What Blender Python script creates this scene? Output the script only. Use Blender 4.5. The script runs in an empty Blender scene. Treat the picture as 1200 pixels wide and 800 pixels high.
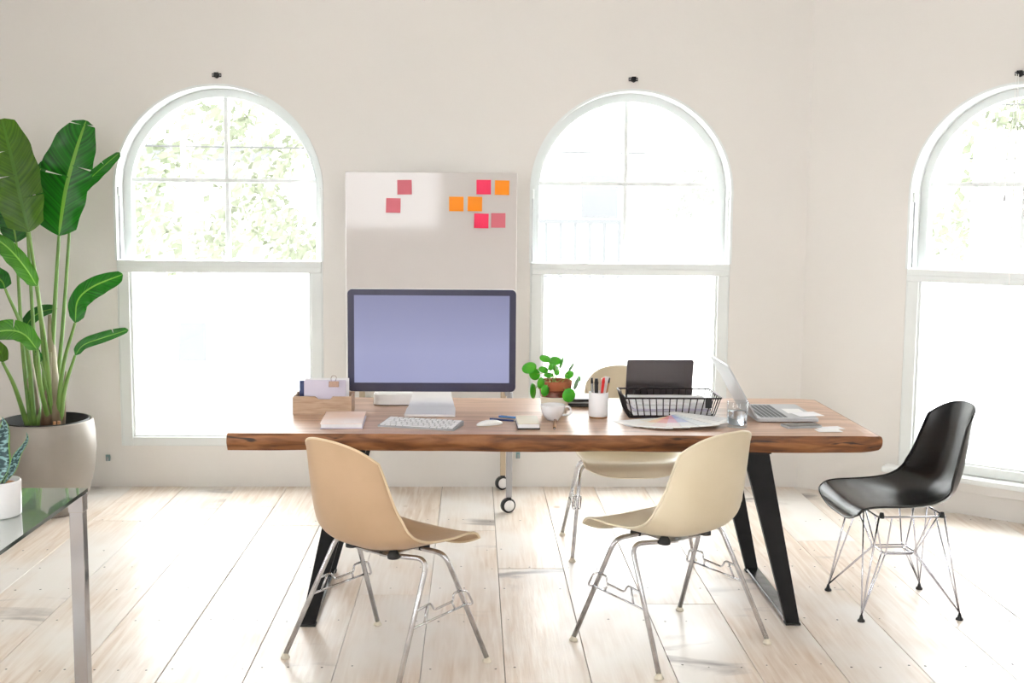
import bpy, bmesh, math, random
from mathutils import Vector, Matrix, noise
random.seed(7)
S = bpy.context.scene
COL = S.collection
V = Vector
PI = math.pi

# ------------------------------------------------------------------ camera, sky, exposure
cam_d = bpy.data.cameras.new('camera')
cam = bpy.data.objects.new('camera', cam_d)
COL.objects.link(cam)
cam_d.sensor_width = 36.0
cam_d.lens = 1381.96 / 1200 * 36.0
cam_d.clip_start = 0.05
cam_d.clip_end = 200
_r = V((0.99946497, -0.03160197, 0.00843156))
_u = V((-0.00490775, 0.10996777, 0.99392304))
_f = V((0.03233712, 0.99343264, -0.10975384))
cam.matrix_world = Matrix(((_r.x, _u.x, -_f.x, 0), (_r.y, _u.y, -_f.y, 0), (_r.z, _u.z, -_f.z, 1.5), (0, 0, 0, 1)))
S.camera = cam

world = bpy.data.worlds.new('overcast_sky')
S.world = world
world.use_nodes = True
wn = world.node_tree.nodes
wn['Background'].inputs['Color'].default_value = (0.97, 0.98, 1.0, 1)
wn['Background'].inputs['Strength'].default_value = 8.5

S.view_settings.view_transform = 'Standard'
S.view_settings.look = 'None'
S.view_settings.gamma = 1.0
S.view_settings.use_curve_mapping = False
S.view_settings.exposure = 0.50

# ------------------------------------------------------------------ helpers
def tag(o, label=None, cat=None, group=None, kind=None):
    if label: o['label'] = label
    if cat: o['category'] = cat
    if group: o['group'] = group
    if kind: o['kind'] = kind
    return o

def empty(name, loc, rz=0.0, label=None, cat=None, group=None, kind=None):
    o = bpy.data.objects.new(name, None)
    o.empty_display_size = 0.05
    COL.objects.link(o)
    o.location = loc
    o.rotation_euler = (0, 0, rz)
    return tag(o, label, cat, group, kind)

def obj(name, bm, mat, parent=None, smooth=False, kind=None, angle=None):
    me = bpy.data.meshes.new(name)
    bm.to_mesh(me)
    bm.free()
    for m in (mat if isinstance(mat, (list, tuple)) else [mat]):
        me.materials.append(m)
    if smooth or angle:
        for p in me.polygons: p.use_smooth = True
    if angle:
        try: me.set_sharp_from_angle(angle=math.radians(angle))
        except Exception: pass
    o = bpy.data.objects.new(name, me)
    COL.objects.link(o)
    if parent: o.parent = parent
    if kind: o['kind'] = kind
    return o

def copy_tree(o, parent=None):
    c = o.copy()
    COL.objects.link(c)
    c.parent = parent
    for ch in [x for x in o.children]:
        copy_tree(ch, c)
    return c

def box(bm, c, s, rot=None, bevel=0.0, seg=2, mi=0):
    g = bmesh.ops.create_cube(bm, size=1.0)
    vs = g['verts']
    for v in vs:
        v.co = V((v.co.x * s[0], v.co.y * s[1], v.co.z * s[2]))
    if bevel > 0:
        es = list({e for v in vs for e in v.link_edges})
        r = bmesh.ops.bevel(bm, geom=es, offset=bevel, segments=seg, profile=0.5, affect='EDGES')
        vs = list(set(r['verts']) | {v for v in vs if v.is_valid})
    if rot is not None:
        for v in vs: v.co = rot @ v.co
    for v in vs: v.co += V(c)
    if mi:
        for f in {f for v in vs for f in v.link_faces}: f.material_index = mi
    return vs

def B(c, s, **k):
    bm = bmesh.new(); box(bm, c, s, **k); return bm

def tube(bm, pts, r, n=8, cap=True, closed=False, mi=0):
    pts = [V(p) for p in pts]
    rs = r if isinstance(r, (list, tuple)) else [r] * len(pts)
    rings = []
    N = len(pts)
    prev = None
    for i, p in enumerate(pts):
        if closed:
            t = (pts[(i + 1) % N] - pts[i - 1]).normalized()
        else:
            a = pts[max(i - 1, 0)]; b = pts[min(i + 1, N - 1)]
            t = (b - a)
            t = t.normalized() if t.length > 1e-9 else V((0, 0, 1))
        if prev is None:
            up = V((0, 0, 1)) if abs(t.z) < 0.9 else V((1, 0, 0))
            x = t.cross(up).normalized()
        else:
            x = (prev - t * prev.dot(t))
            x = x.normalized() if x.length > 1e-6 else t.orthogonal().normalized()
        prev = x
        y = t.cross(x)
        rings.append([bm.verts.new(p + (x * math.cos(2 * PI * k / n) + y * math.sin(2 * PI * k / n)) * rs[i]) for k in range(n)])
    m = N if closed else N - 1
    for i in range(m):
        a, b = rings[i], rings[(i + 1) % N]
        for k in range(n):
            f = bm.faces.new((a[k], a[(k + 1) % n], b[(k + 1) % n], b[k])); f.material_index = mi
            f.smooth = True
    if cap and not closed:
        bm.faces.new(rings[0][::-1]).material_index = mi
        bm.faces.new(rings[-1]).material_index = mi
    return bm

def T(pts, r, **k):
    bm = bmesh.new(); tube(bm, pts, r, **k); return bm

def catmull(pts, n=8, closed=False):
    pts = [V(p) for p in pts]
    out = []
    N = len(pts)
    segs = N if closed else N - 1
    for i in range(segs):
        if closed:
            p0, p1, p2, p3 = pts[i - 1], pts[i], pts[(i + 1) % N], pts[(i + 2) % N]
        else:
            p1, p2 = pts[i], pts[i + 1]
            p0 = pts[i - 1] if i > 0 else p1 * 2 - p2
            p3 = pts[i + 2] if i + 2 < N else p2 * 2 - p1
        for k in range(n):
            t = k / n
            out.append(0.5 * ((2 * p1) + (p2 - p0) * t + (2 * p0 - 5 * p1 + 4 * p2 - p3) * t * t + (3 * p1 - p0 - 3 * p2 + p3) * t ** 3))
    if not closed: out.append(pts[-1])
    return out

def round_path(pts, r, n=5):
    pts = [V(p) for p in pts]
    out = [pts[0]]
    for i in range(1, len(pts) - 1):
        a, b, c = pts[i - 1], pts[i], pts[i + 1]
        d1 = (a - b); d2 = (c - b)
        rr = min(r, d1.length * .49, d2.length * .49)
        p = b + d1.normalized() * rr; q = b + d2.normalized() * rr
        for k in range(n + 1):
            t = k / n
            out.append(p * (1 - t) ** 2 + b * 2 * t * (1 - t) + q * t * t)
    out.append(pts[-1])
    return out

def lathe(bm, prof, n=48, c=(0, 0, 0), mi=0, smooth=True):
    rings = []
    for (r, z) in prof:
        if r < 1e-6:
            rings.append([bm.verts.new((c[0], c[1], c[2] + z))])
        else:
            rings.append([bm.verts.new((c[0] + r * math.cos(2 * PI * k / n), c[1] + r * math.sin(2 * PI * k / n), c[2] + z)) for k in range(n)])
    for a, b in zip(rings, rings[1:]):
        for k in range(n):
            k2 = (k + 1) % n
            if len(a) == 1 and len(b) == 1: continue
            if len(a) == 1: f = bm.faces.new((a[0], b[k2], b[k]))
            elif len(b) == 1: f = bm.faces.new((a[k], a[k2], b[0]))
            else: f = bm.faces.new((a[k], a[k2], b[k2], b[k]))
            f.smooth = smooth; f.material_index = mi
    return bm

def L(prof, **k):
    bm = bmesh.new(); lathe(bm, prof, **k); return bm

def prism(bm, poly, axis, d0, d1, mi=0, smooth=False):
    """extrude a 2-D polygon; axis 'y': poly=(x,z); 'x': poly=(y,z); 'z': poly=(x,y)"""
    def P(a, b, d):
        return {'y': (a, d, b), 'x': (d, a, b), 'z': (a, b, d)}[axis]
    A = [bm.verts.new(P(a, b, d0)) for a, b in poly]
    C = [bm.verts.new(P(a, b, d1)) for a, b in poly]
    n = len(poly)
    for k in range(n):
        f = bm.faces.new((A[k], A[(k + 1) % n], C[(k + 1) % n], C[k])); f.material_index = mi; f.smooth = smooth
    bm.faces.new(A[::-1]).material_index = mi
    bm.faces.new(C).material_index = mi
    bmesh.ops.recalc_face_normals(bm, faces=bm.faces)
    return bm

def rrect(w, h, r, n=5, cx=0, cy=0):
    out = []
    for sx, sy, a0 in ((1, 1, 0), (-1, 1, 90), (-1, -1, 180), (1, -1, 270)):
        for k in range(n + 1):
            a = math.radians(a0 + 90 * k / n)
            out.append((cx + sx * (w / 2 - r) + r * math.cos(a), cy + sy * (h / 2 - r) + r * math.sin(a)))
    return out

# ------------------------------------------------------------------ materials
def mat(name, col, rough=0.5, metal=0.0, spec=None, **kw):
    m = bpy.data.materials.new(name)
    m.use_nodes = True
    b = m.node_tree.nodes['Principled BSDF']
    b.inputs['Base Color'].default_value = (*col, 1)
    b.inputs['Roughness'].default_value = rough
    b.inputs['Metallic'].default_value = metal
    if spec is not None: b.inputs['Specular IOR Level'].default_value = spec
    for k, v in kw.items(): b.inputs[k].default_value = v
    return m

def nodes(m): return m.node_tree.nodes, m.node_tree.links, m.node_tree.nodes['Principled BSDF']

def noisy(m, c1, c2, scale=6.0, stretch=(1, 1, 1), detail=4, bump=0.0, bscale=None, lo=.35, hi=.65, space='Object'):
    n, l, b = nodes(m)
    tc = n.new('ShaderNodeTexCoord'); mp = n.new('ShaderNodeMapping')
    mp.inputs['Scale'].default_value = stretch
    l.new(tc.outputs[space], mp.inputs['Vector'])
    t = n.new('ShaderNodeTexNoise'); t.inputs['Scale'].default_value = scale; t.inputs['Detail'].default_value = detail
    l.new(mp.outputs[0], t.inputs['Vector'])
    r = n.new('ShaderNodeValToRGB')
    r.color_ramp.elements[0].color = (*c1, 1); r.color_ramp.elements[1].color = (*c2, 1)
    r.color_ramp.elements[0].position = lo; r.color_ramp.elements[1].position = hi
    l.new(t.outputs['Fac'], r.inputs['Fac']); l.new(r.outputs['Color'], b.inputs['Base Color'])
    if bump:
        t2 = n.new('ShaderNodeTexNoise'); t2.inputs['Scale'].default_value = bscale or scale * 4
        l.new(mp.outputs[0], t2.inputs['Vector'])
        bp = n.new('ShaderNodeBump'); bp.inputs['Strength'].default_value = bump; bp.inputs['Distance'].default_value = .01
        l.new(t2.outputs['Fac'], bp.inputs['Height']); l.new(bp.outputs['Normal'], b.inputs['Normal'])
    return m

M = {}
M['wall'] = noisy(mat('wall_plaster', (.8, .76, .7), .75), (.765, .74, .708), (.79, .765, .737), 1.3, bump=.12, bscale=14, lo=.2, hi=.8)
M['ceiling'] = mat('ceiling_paint', (.86, .84, .8), .8)
M['trim'] = noisy(mat('white_trim_paint', (.89, .9, .9), .35), (.76, .79, .785), (.80, .83, .825), 3)
M['subfloor'] = mat('floor_gap', (.06, .04, .025), .9)
M['chrome'] = mat('polished_chrome', (.46, .46, .48), .10, 1.0)
M['tube'] = noisy(mat('worn_chrome_tube', (.6, .6, .62), .22, 1.0), (.50, .50, .52), (.66, .66, .68), 30)
M['wire'] = mat('wire_chrome', (.66, .66, .72), .15, 1.0)
M['blacksteel'] = noisy(mat('black_steel', (.006, .006, .007), .5, spec=.25), (.005, .005, .006), (.009, .009, .010), 18)
M['rawsteel'] = noisy(mat('oiled_steel', (.2, .22, .24), .18, .9), (.12, .14, .16), (.34, .37, .4), 9, lo=.3, hi=.7)
M['blackplastic'] = mat('black_plastic', (.015, .015, .016), .4)
M['darkrubber'] = mat('dark_rubber', (.03, .03, .03), .7)
M['shell_tan'] = noisy(mat('tan_fibreglass', (.60, .42, .26), .38), (.50, .345, .21), (.56, .39, .245), 5, detail=8, bump=.04, bscale=70)
M['shell_cream'] = noisy(mat('cream_fibreglass', (.78, .69, .52), .38), (.71, .615, .44), (.76, .67, .50), 5, detail=8, bump=.04, bscale=70)
M['shell_black'] = noisy(mat('black_shell', (.008, .009, .01), .27, spec=.5), (.006, .007, .008), (.011, .012, .013), 40, bump=.05, bscale=300)
M['glide'] = mat('cream_glide', (.72, .66, .54), .5)
M['whiteplastic'] = mat('white_plastic', (.85, .85, .85), .35)
M['alu'] = mat('brushed_aluminium', (.84, .85, .86), .38, .5)
M['silverlap'] = mat('silver_laptop', (.50, .52, .545), .45, .4)
M['darklap'] = mat('dark_grey_laptop', (.17, .155, .16), .33, .75)
M['bezel'] = mat('dark_bezel', (.045, .045, .085), .2)
M['keycap'] = mat('keycap_white', (.78, .78, .8), .45)
M['keygrey'] = mat('keycap_grey', (.10, .11, .12), .5)
M['ceramic'] = mat('white_ceramic', (.86, .86, .88), .14)
M['matteceramic'] = mat('matt_white_ceramic', (.84, .84, .87), .45)
M['coffee'] = mat('coffee', (.04, .018, .008), .1)
M['paper'] = noisy(mat('paper', (.85, .85, .88), .7), (.80, .80, .84), (.88, .88, .9), 8)
M['lavender'] = mat('lavender_paper', (.66, .62, .74), .65)
M['navy'] = mat('navy_cover', (.03, .05, .16), .5)
M['terra'] = noisy(mat('terracotta', (.45, .13, .055), .7), (.42, .12, .05), (.5, .16, .075), 12)
M['terradark'] = mat('glazed_dark_terracotta', (.16, .038, .02), .2)
M['creamglaze'] = mat('cream_glaze', (.80, .74, .60), .22)
M['soil'] = noisy(mat('potting_soil', (.05, .03, .02), .95), (.03, .02, .012), (.10, .06, .04), 40, bump=.6)
M['potgrey'] = noisy(mat('taupe_planter', (.36, .32, .285), .42, .25), (.28, .255, .225), (.33, .30, .265), 2.5)
M['potinner'] = mat('black_liner', (.012, .014, .014), .5)
M['hotpink'] = mat('hot_pink_note', (.93, .035, .12), .6)
M['orange'] = mat('orange_note', (1.0, .30, .006), .6)
M['dustypink'] = mat('dusty_pink_note', (.68, .165, .21), .6)
M['red'] = mat('red_plastic', (.7, .02, .02), .4)
M['bluepen'] = mat('blue_plastic', (.08, .25, .6), .35)
M['wirebasket'] = mat('bronze_wire', (.030, .022, .024), .35, .6)
M['pencilwood'] = mat('pencil_wood', (.35, .17, .07), .55)
M['white_strip'] = mat('white_strip', (.82, .8, .8), .5)
M['beigemetal'] = mat('beige_post_metal', (.52, .42, .30), .4)  # beige tone for the rear board posts; the front posts are grey
M['greymetal'] = mat('grey_lacquered_metal', (.42, .42, .44), .35, .3)
M['cord'] = mat('white_cord', (.88, .88, .86), .6)
M['teal'] = mat('verdigris_metal', (.25, .38, .38), .5, .3)
M['brass'] = mat('rose_gold_clip', (.42, .29, .24), .25, .9)
M['facade'] = noisy(mat('white_facade', (.82, .82, .80), .8), (.80, .80, .78), (.84, .84, .82), .6)
M['facadewin'] = mat('pale_window_glass', (.100, .103, .108), .8)
M['facadetrim'] = mat('facade_trim', (.094, .097, .102), .8)
M['outside_ground'] = mat('pale_paving', (.7, .7, .68), .9)
M['bark'] = mat('bark', (.22, .20, .18), .9)
M['asphalt_wire'] = mat('utility_wire', (.05, .05, .052), .8)
M['redcloth'] = mat('red_cloth', (.7, .2, .15), .8)

# whiteboard: glossy enamel
M['board'] = mat('board_enamel', (.62, .585, .57), .06, spec=.3)
# screen gives off a soft lavender light
ms = mat('monitor_screen', (.02, .02, .03), .18)
n, l, b = nodes(ms)
tc = n.new('ShaderNodeTexCoord'); sp = n.new('ShaderNodeSeparateXYZ'); l.new(tc.outputs['Generated'], sp.inputs[0])
cr = n.new('ShaderNodeValToRGB')
cr.color_ramp.elements[0].color = (.40, .42, .66, 1); cr.color_ramp.elements[1].color = (.27, .28, .46, 1)
cr.color_ramp.elements[0].position = .35; cr.color_ramp.elements[1].position = 1
l.new(sp.outputs['Z'], cr.inputs['Fac'])
l.new(cr.outputs['Color'], b.inputs['Emission Color']); b.inputs['Emission Strength'].default_value = .58
M['screen'] = ms
# lit laptop screen seen from behind is dark glass
M['glassblack'] = mat('black_glass', (.008, .008, .010), .12)

def thin_glass(name, tint, gloss=.08, rough=0.0, haze=0.0):
    m = bpy.data.materials.new(name); m.use_nodes = True
    n, l = m.node_tree.nodes, m.node_tree.links
    n.clear()
    o = n.new('ShaderNodeOutputMaterial'); t = n.new('ShaderNodeBsdfTransparent'); g = n.new('ShaderNodeBsdfGlossy')
    t.inputs['Color'].default_value = (*tint, 1); g.inputs['Roughness'].default_value = rough
    mx = n.new('ShaderNodeMixShader'); lw_ = n.new('ShaderNodeLayerWeight'); lw_.inputs['Blend'].default_value = .5; fr = n.new('ShaderNodeMath'); fr.operation = 'POWER'; fr.inputs[1].default_value = 5.0; l.new(lw_.outputs['Facing'], fr.inputs[0])
    mm = n.new('ShaderNodeMath'); mm.operation = 'MULTIPLY_ADD'; mm.inputs[1].default_value = .9; mm.use_clamp = True; mm.inputs[2].default_value = gloss
    l.new(fr.outputs[0], mm.inputs[0]); l.new(mm.outputs[0], mx.inputs[0])
    l.new(t.outputs[0], mx.inputs[1]); l.new(g.outputs[0], mx.inputs[2])
    if haze:
        d = n.new('ShaderNodeBsdfDiffuse'); d.inputs['Color'].default_value = (.72, .84, .76, 1)
        m2 = n.new('ShaderNodeMixShader'); m2.inputs[0].default_value = haze
        l.new(mx.outputs[0], m2.inputs[1]); l.new(d.outputs[0], m2.inputs[2]); l.new(m2.outputs[0], o.inputs[0])
    else: l.new(mx.outputs[0], o.inputs[0])
    return m
M['pane'] = thin_glass('window_glass', (.98, .99, .98), .04)
M['waterglass'] = mat('drinking_glass', (1, 1, 1), .02, **{'Transmission Weight': 1.0, 'IOR': 1.45})
M['water'] = mat('water', (.93, .96, 1), .0, **{'Transmission Weight': 1.0, 'IOR': 1.33})
M['tumbler'] = thin_glass('thin_tumbler_glass', (.93, .95, .96), .05)
M['tableglass'] = thin_glass('mirror_glass_table', (.45, .55, .48), .60, .03, .16)
M['glassedge'] = mat('dark_green_glass_edge', (.02, .035, .03), .08)

# pine floor boards: bleached, knots and grey wear; each board its own random tint
def floor_mat():
    m = mat('bleached_pine', (.8, .7, .6), .36, spec=.55)
    n, l, b = nodes(m)
    geo = n.new('ShaderNodeNewGeometry'); oi = n.new('ShaderNodeObjectInfo')
    off = n.new('ShaderNodeVectorMath'); off.operation = 'SCALE'; off.inputs['Scale'].default_value = 37
    cmb = n.new('ShaderNodeCombineXYZ'); l.new(oi.outputs['Random'], cmb.inputs[0]); l.new(oi.outputs['Random'], cmb.inputs[1]); l.new(cmb.outputs[0], off.inputs[0])
    add = n.new('ShaderNodeVectorMath'); l.new(geo.outputs['Position'], add.inputs[0]); l.new(off.outputs[0], add.inputs[1])
    def mapn(s):
        mp = n.new('ShaderNodeMapping'); mp.inputs['Scale'].default_value = s; l.new(add.outputs[0], mp.inputs['Vector']); return mp
    def noise_(s, scale, det=5, dist=0.0):
        t = n.new('ShaderNodeTexNoise'); t.inputs['Scale'].default_value = scale; t.inputs['Detail'].default_value = det
        t.inputs['Distortion'].default_value = dist
        l.new(mapn(s).outputs[0], t.inputs['Vector']); return t
    def ramp(t, a, c, p0, p1):
        r = n.new('ShaderNodeValToRGB'); r.color_ramp.elements[0].color = (*a, 1); r.color_ramp.elements[1].color = (*c, 1)
        r.color_ramp.elements[0].position = p0; r.color_ramp.elements[1].position = p1; l.new(t, r.inputs['Fac']); return r
    def mix(f, a, c, mode='MIX'):
        x = n.new('ShaderNodeMix'); x.data_type = 'RGBA'; x.blend_type = mode
        if isinstance(f, float): x.inputs[0].default_value = f
        else: l.new(f, x.inputs[0])
        l.new(a, x.inputs[6]) ; l.new(c, x.inputs[7]); return x.outputs[2]
    grain = ramp(noise_((9, .55, 1), 5, 7, .8).outputs['Fac'], (.63, .50, .39), (.83, .75, .67), .3, .68)
    tint = ramp(oi.outputs['Random'], (.965, .95, .94), (1, 1, 1), 0, 1)
    c = mix(1.0, grain.outputs[0], tint.outputs[0], 'MULTIPLY')
    # broad bleached / bare patches
    bl = ramp(noise_((1.5, .8, 1), 1.4, 3).outputs['Fac'], (0, 0, 0), (1, 1, 1), .42, .62)
    white = n.new('ShaderNodeRGB'); white.outputs[0].default_value = (.80, .765, .725, 1)
    c = mix(bl.outputs[0], c, white.outputs[0])
    # grey worn smears, running across the boards
    w1 = noise_((2.2, 6.5, 1), 1.0, 6, .7)
    w2 = noise_((.9, .9, 1), 1.1, 2)
    mm = n.new('ShaderNodeMath'); mm.operation = 'MULTIPLY'; l.new(w1.outputs['Fac'], mm.inputs[0]); l.new(w2.outputs['Fac'], mm.inputs[1])
    wr = ramp(mm.outputs[0], (0, 0, 0), (1, 1, 1), .345, .46)
    grey = n.new('ShaderNodeRGB'); grey.outputs[0].default_value = (.30, .27, .255, 1)
    c = mix(wr.outputs[0], c, grey.outputs[0])
    # knots
    vo = n.new('ShaderNodeTexVoronoi'); vo.inputs['Scale'].default_value = 2.0; l.new(mapn((1.35, .9, 0)).outputs[0], vo.inputs['Vector'])
    kn = ramp(vo.outputs['Distance'], (1, 1, 1), (0, 0, 0), .028, .062)
    kcol = n.new('ShaderNodeRGB'); kcol.outputs[0].default_value = (.42, .29, .19, 1)
    hf = n.new('ShaderNodeMath'); hf.operation = 'MULTIPLY'; hf.inputs[1].default_value = .75; l.new(kn.outputs[0], hf.inputs[0])
    c = mix(hf.outputs[0], c, kcol.outputs[0])
    l.new(c, b.inputs['Base Color'])
    bp = n.new('ShaderNodeBump'); bp.inputs['Strength'].default_value = .15; bp.inputs['Distance'].default_value = .004
    l.new(noise_((12, .8, 1), 8, 5).outputs['Fac'], bp.inputs['Height']); l.new(bp.outputs['Normal'], b.inputs['Normal'])
    rr = ramp(noise_((3, 1.5, 1), 2, 3).outputs['Fac'], (.28, .28, .28), (.46, .46, .46), .3, .7)
    l.new(rr.outputs[0], b.inputs['Roughness'])
    return m
M['pine'] = floor_mat()

def wood(name, dark, mid, light, along=(1, 8, 8), scale=2.5, rough=.35, cracks=False, bump=.1, spec=.5):
    m = mat(name, mid, rough, spec=spec)
    n, l, b = nodes(m)
    tc = n.new('ShaderNodeTexCoord'); mp = n.new('ShaderNodeMapping'); mp.inputs['Scale'].default_value = along
    l.new(tc.outputs['Object'], mp.inputs['Vector'])
    t = n.new('ShaderNodeTexNoise'); t.inputs['Scale'].default_value = scale; t.inputs['Detail'].default_value = 7; t.inputs['Distortion'].default_value = .6
    l.new(mp.outputs[0], t.inputs['Vector'])
    r = n.new('ShaderNodeValToRGB'); e = r.color_ramp.elements
    e[0].color = (*dark, 1); e[0].position = .3; e[1].color = (*light, 1); e[1].position = .72
    x = r.color_ramp.elements.new(.5); x.color = (*mid, 1)
    l.new(t.outputs['Fac'], r.inputs['Fac'])
    out = r.outputs['Color']
    if cracks:
        t2 = n.new('ShaderNodeTexNoise'); t2.inputs['Scale'].default_value = 2.2; t2.inputs['Detail'].default_value = 3; t2.inputs['Distortion'].default_value = .5
        mp2 = n.new('ShaderNodeMapping'); mp2.inputs['Scale'].default_value = (2.2, 9, 17); l.new(tc.outputs['Object'], mp2.inputs['Vector']); l.new(mp2.outputs[0], t2.inputs['Vector'])
        r2 = n.new('ShaderNodeValToRGB'); r2.color_ramp.elements[0].position = .635; r2.color_ramp.elements[1].position = .69
        l.new(t2.outputs['Fac'], r2.inputs['Fac'])
        mx = n.new('ShaderNodeMix'); mx.data_type = 'RGBA'; l.new(r2.outputs[0], mx.inputs[0]); l.new(out, mx.inputs[6]); mx.inputs[7].default_value = (.035, .016, .008, 1)
        out = mx.outputs[2]
    l.new(out, b.inputs['Base Color'])
    bp = n.new('ShaderNodeBump'); bp.inputs['Strength'].default_value = bump; bp.inputs['Distance'].default_value = .004
    l.new(t.outputs['Fac'], bp.inputs['Height']); l.new(bp.outputs['Normal'], b.inputs['Normal'])
    return m
M['tabletop'] = wood('planed_tabletop_wood', (.37, .22, .14), (.53, .34, .235), (.66, .46, .345), (1, 9, 9), 2.2, .34, bump=.05, spec=.6)
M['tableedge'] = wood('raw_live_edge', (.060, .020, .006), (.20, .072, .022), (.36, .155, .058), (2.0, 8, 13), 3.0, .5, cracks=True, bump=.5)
M['boxwood'] = wood('pale_box_wood', (.40, .26, .17), (.50, .345, .235), (.58, .42, .30), (2, 14, 30), 6, .55, bump=.1)

def leaf_mat(name, dark, light, vein, stripes=34, rough=.3, trans=.25, mid=.035):
    m = mat(name, light, rough)
    n, l, b = nodes(m)
    uv = n.new('ShaderNodeUVMap'); sp = n.new('ShaderNodeSeparateXYZ'); l.new(uv.outputs[0], sp.inputs[0])
    # u: 0..1 across (0.5 midrib), v along; side veins slanted
    a = n.new('ShaderNodeMath'); a.operation = 'SUBTRACT'; a.inputs[1].default_value = .5; l.new(sp.outputs[0], a.inputs[0])
    ab = n.new('ShaderNodeMath'); ab.operation = 'ABSOLUTE'; l.new(a.outputs[0], ab.inputs[0])
    sl = n.new('ShaderNodeMath'); sl.operation = 'MULTIPLY_ADD'; sl.inputs[1].default_value = -.35; l.new(ab.outputs[0], sl.inputs[0]); l.new(sp.outputs[1], sl.inputs[2])
    t = n.new('ShaderNodeTexNoise'); t.noise_dimensions = '1D'; t.inputs['Scale'].default_value = stripes; t.inputs['Detail'].default_value = 2
    l.new(sl.outputs[0], t.inputs['W'])
    r = n.new('ShaderNodeValToRGB'); r.color_ramp.elements[0].color = (*dark, 1); r.color_ramp.elements[1].color = (*light, 1)
    r.color_ramp.elements[0].position = .32; r.color_ramp.elements[1].position = .68
    l.new(t.outputs['Fac'], r.inputs['Fac'])
    mr = n.new('ShaderNodeMath'); mr.operation = 'LESS_THAN'; mr.inputs[1].default_value = mid; l.new(ab.outputs[0], mr.inputs[0])
    mx = n.new('ShaderNodeMix'); mx.data_type = 'RGBA'; l.new(mr.outputs[0], mx.inputs[0]); l.new(r.outputs[0], mx.inputs[6]); mx.inputs[7].default_value = (*vein, 1)
    l.new(mx.outputs[2], b.inputs['Base Color'])
    bp = n.new('ShaderNodeBump'); bp.inputs['Strength'].default_value = .25; bp.inputs['Distance'].default_value = .004
    l.new(t.outputs['Fac'], bp.inputs['Height']); l.new(bp.outputs['Normal'], b.inputs['Normal'])
    # light through the blade
    tr = n.new('ShaderNodeBsdfTranslucent'); tc_ = n.new('ShaderNodeMix'); tc_.data_type = 'RGBA'; tc_.blend_type = 'MULTIPLY'; tc_.inputs[0].default_value = 1
    l.new(mx.outputs[2], tc_.inputs[6]); tc_.inputs[7].default_value = (1.5, 1.8, .6, 1)
    l.new(tc_.outputs[2], tr.inputs['Color'])
    ms_ = n.new('ShaderNodeMixShader'); ms_.inputs[0].default_value = trans
    o = n['Material Output']; l.new(b.outputs[0], ms_.inputs[1]); l.new(tr.outputs[0], ms_.inputs[2]); l.new(ms_.outputs[0], o.inputs[0])
    return m
M['leaf0'] = leaf_mat('deep_green_leaf', (.003, .042, .005), (.010, .115, .009), (.12, .24, .05))
M['leaf1'] = leaf_mat('olive_green_leaf', (.034, .090, .008), (.062, .140, .012), (.06, .15, .02), trans=.3)
M['leaf2'] = leaf_mat('light_green_leaf', (.030, .13, .016), (.070, .22, .030), (.20, .38, .10), trans=.35)
M['stalk'] = noisy(mat('green_stalk', (.15, .3, .06), .35), (.13, .28, .05), (.22, .38, .10), 5)
M['sheath'] = noisy(mat('brown_sheath', (.3, .2, .12), .5), (.16, .09, .05), (.46, .42, .30), 9, (1, 1, .35))
M['pilea'] = noisy(mat('round_leaf_green', (.06, .3, .02), .3, **{'Subsurface Weight': 0.0}), (.03, .32, .010), (.08, .46, .015), 20)
M['pileapale'] = mat('pale_leaf_green', (.22, .42, .22), .3)
M['stem'] = mat('pale_stem', (.35, .42, .10), .5)
def snake_mat():
    m = mat('banded_snake_leaf', (.1, .2, .15), .35)
    n, l, b = nodes(m)
    uv = n.new('ShaderNodeUVMap'); sp = n.new('ShaderNodeSeparateXYZ'); l.new(uv.outputs[0], sp.inputs[0])
    mp = n.new('ShaderNodeMapping'); mp.inputs['Scale'].default_value = (2.2, 17, 1); l.new(uv.outputs[0], mp.inputs[0])
    t = n.new('ShaderNodeTexNoise'); t.inputs['Scale'].default_value = 1.3; t.inputs['Detail'].default_value = 3; t.inputs['Distortion'].default_value = .5; l.new(mp.outputs[0], t.inputs['Vector'])
    r = n.new('ShaderNodeValToRGB'); r.color_ramp.elements[0].color = (.012, .045, .05, 1); r.color_ramp.elements[1].color = (.20, .36, .36, 1)
    r.color_ramp.elements[0].position = .47; r.color_ramp.elements[1].position = .56; l.new(t.outputs['Fac'], r.inputs['Fac'])
    a = n.new('ShaderNodeMath'); a.operation = 'SUBTRACT'; a.inputs[1].default_value = .5; l.new(sp.outputs[0], a.inputs[0])
    ab = n.new('ShaderNodeMath'); ab.operation = 'ABSOLUTE'; l.new(a.outputs[0], ab.inputs[0])
    g = n.new('ShaderNodeMath'); g.operation = 'GREATER_THAN'; g.inputs[1].default_value = .42; l.new(ab.outputs[0], g.inputs[0])
    mx = n.new('ShaderNodeMix'); mx.data_type = 'RGBA'; l.new(g.outputs[0], mx.inputs[0]); l.new(r.outputs[0], mx.inputs[6]); mx.inputs[7].default_value = (.26, .48, .13, 1)
    l.new(mx.outputs[2], b.inputs['Base Color'])
    return m
M['snake'] = snake_mat()
M['foliage'] = noisy(mat('outdoor_foliage', (.5, .6, .35), .7), (.132, .152, .096), (.160, .174, .125), 1.2)

# ------------------------------------------------------------------ room shell
D = 6.3305                      # back wall plane
XC = 1.788                      # corner with the angled wall
PH = math.radians(40.47)
EX = V((math.cos(PH), -math.sin(PH), 0))       # along the angled wall
EN = V((-math.sin(PH), -math.cos(PH), 0))      # into the room
H = 3.25
XL = -3.3
YR = -3.0
LEN2 = 3.4                       # length of the angled wall
XR = XC + EX.x * LEN2
YE = D + EX.y * LEN2
WT = 0.30                        # wall thickness

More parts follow.
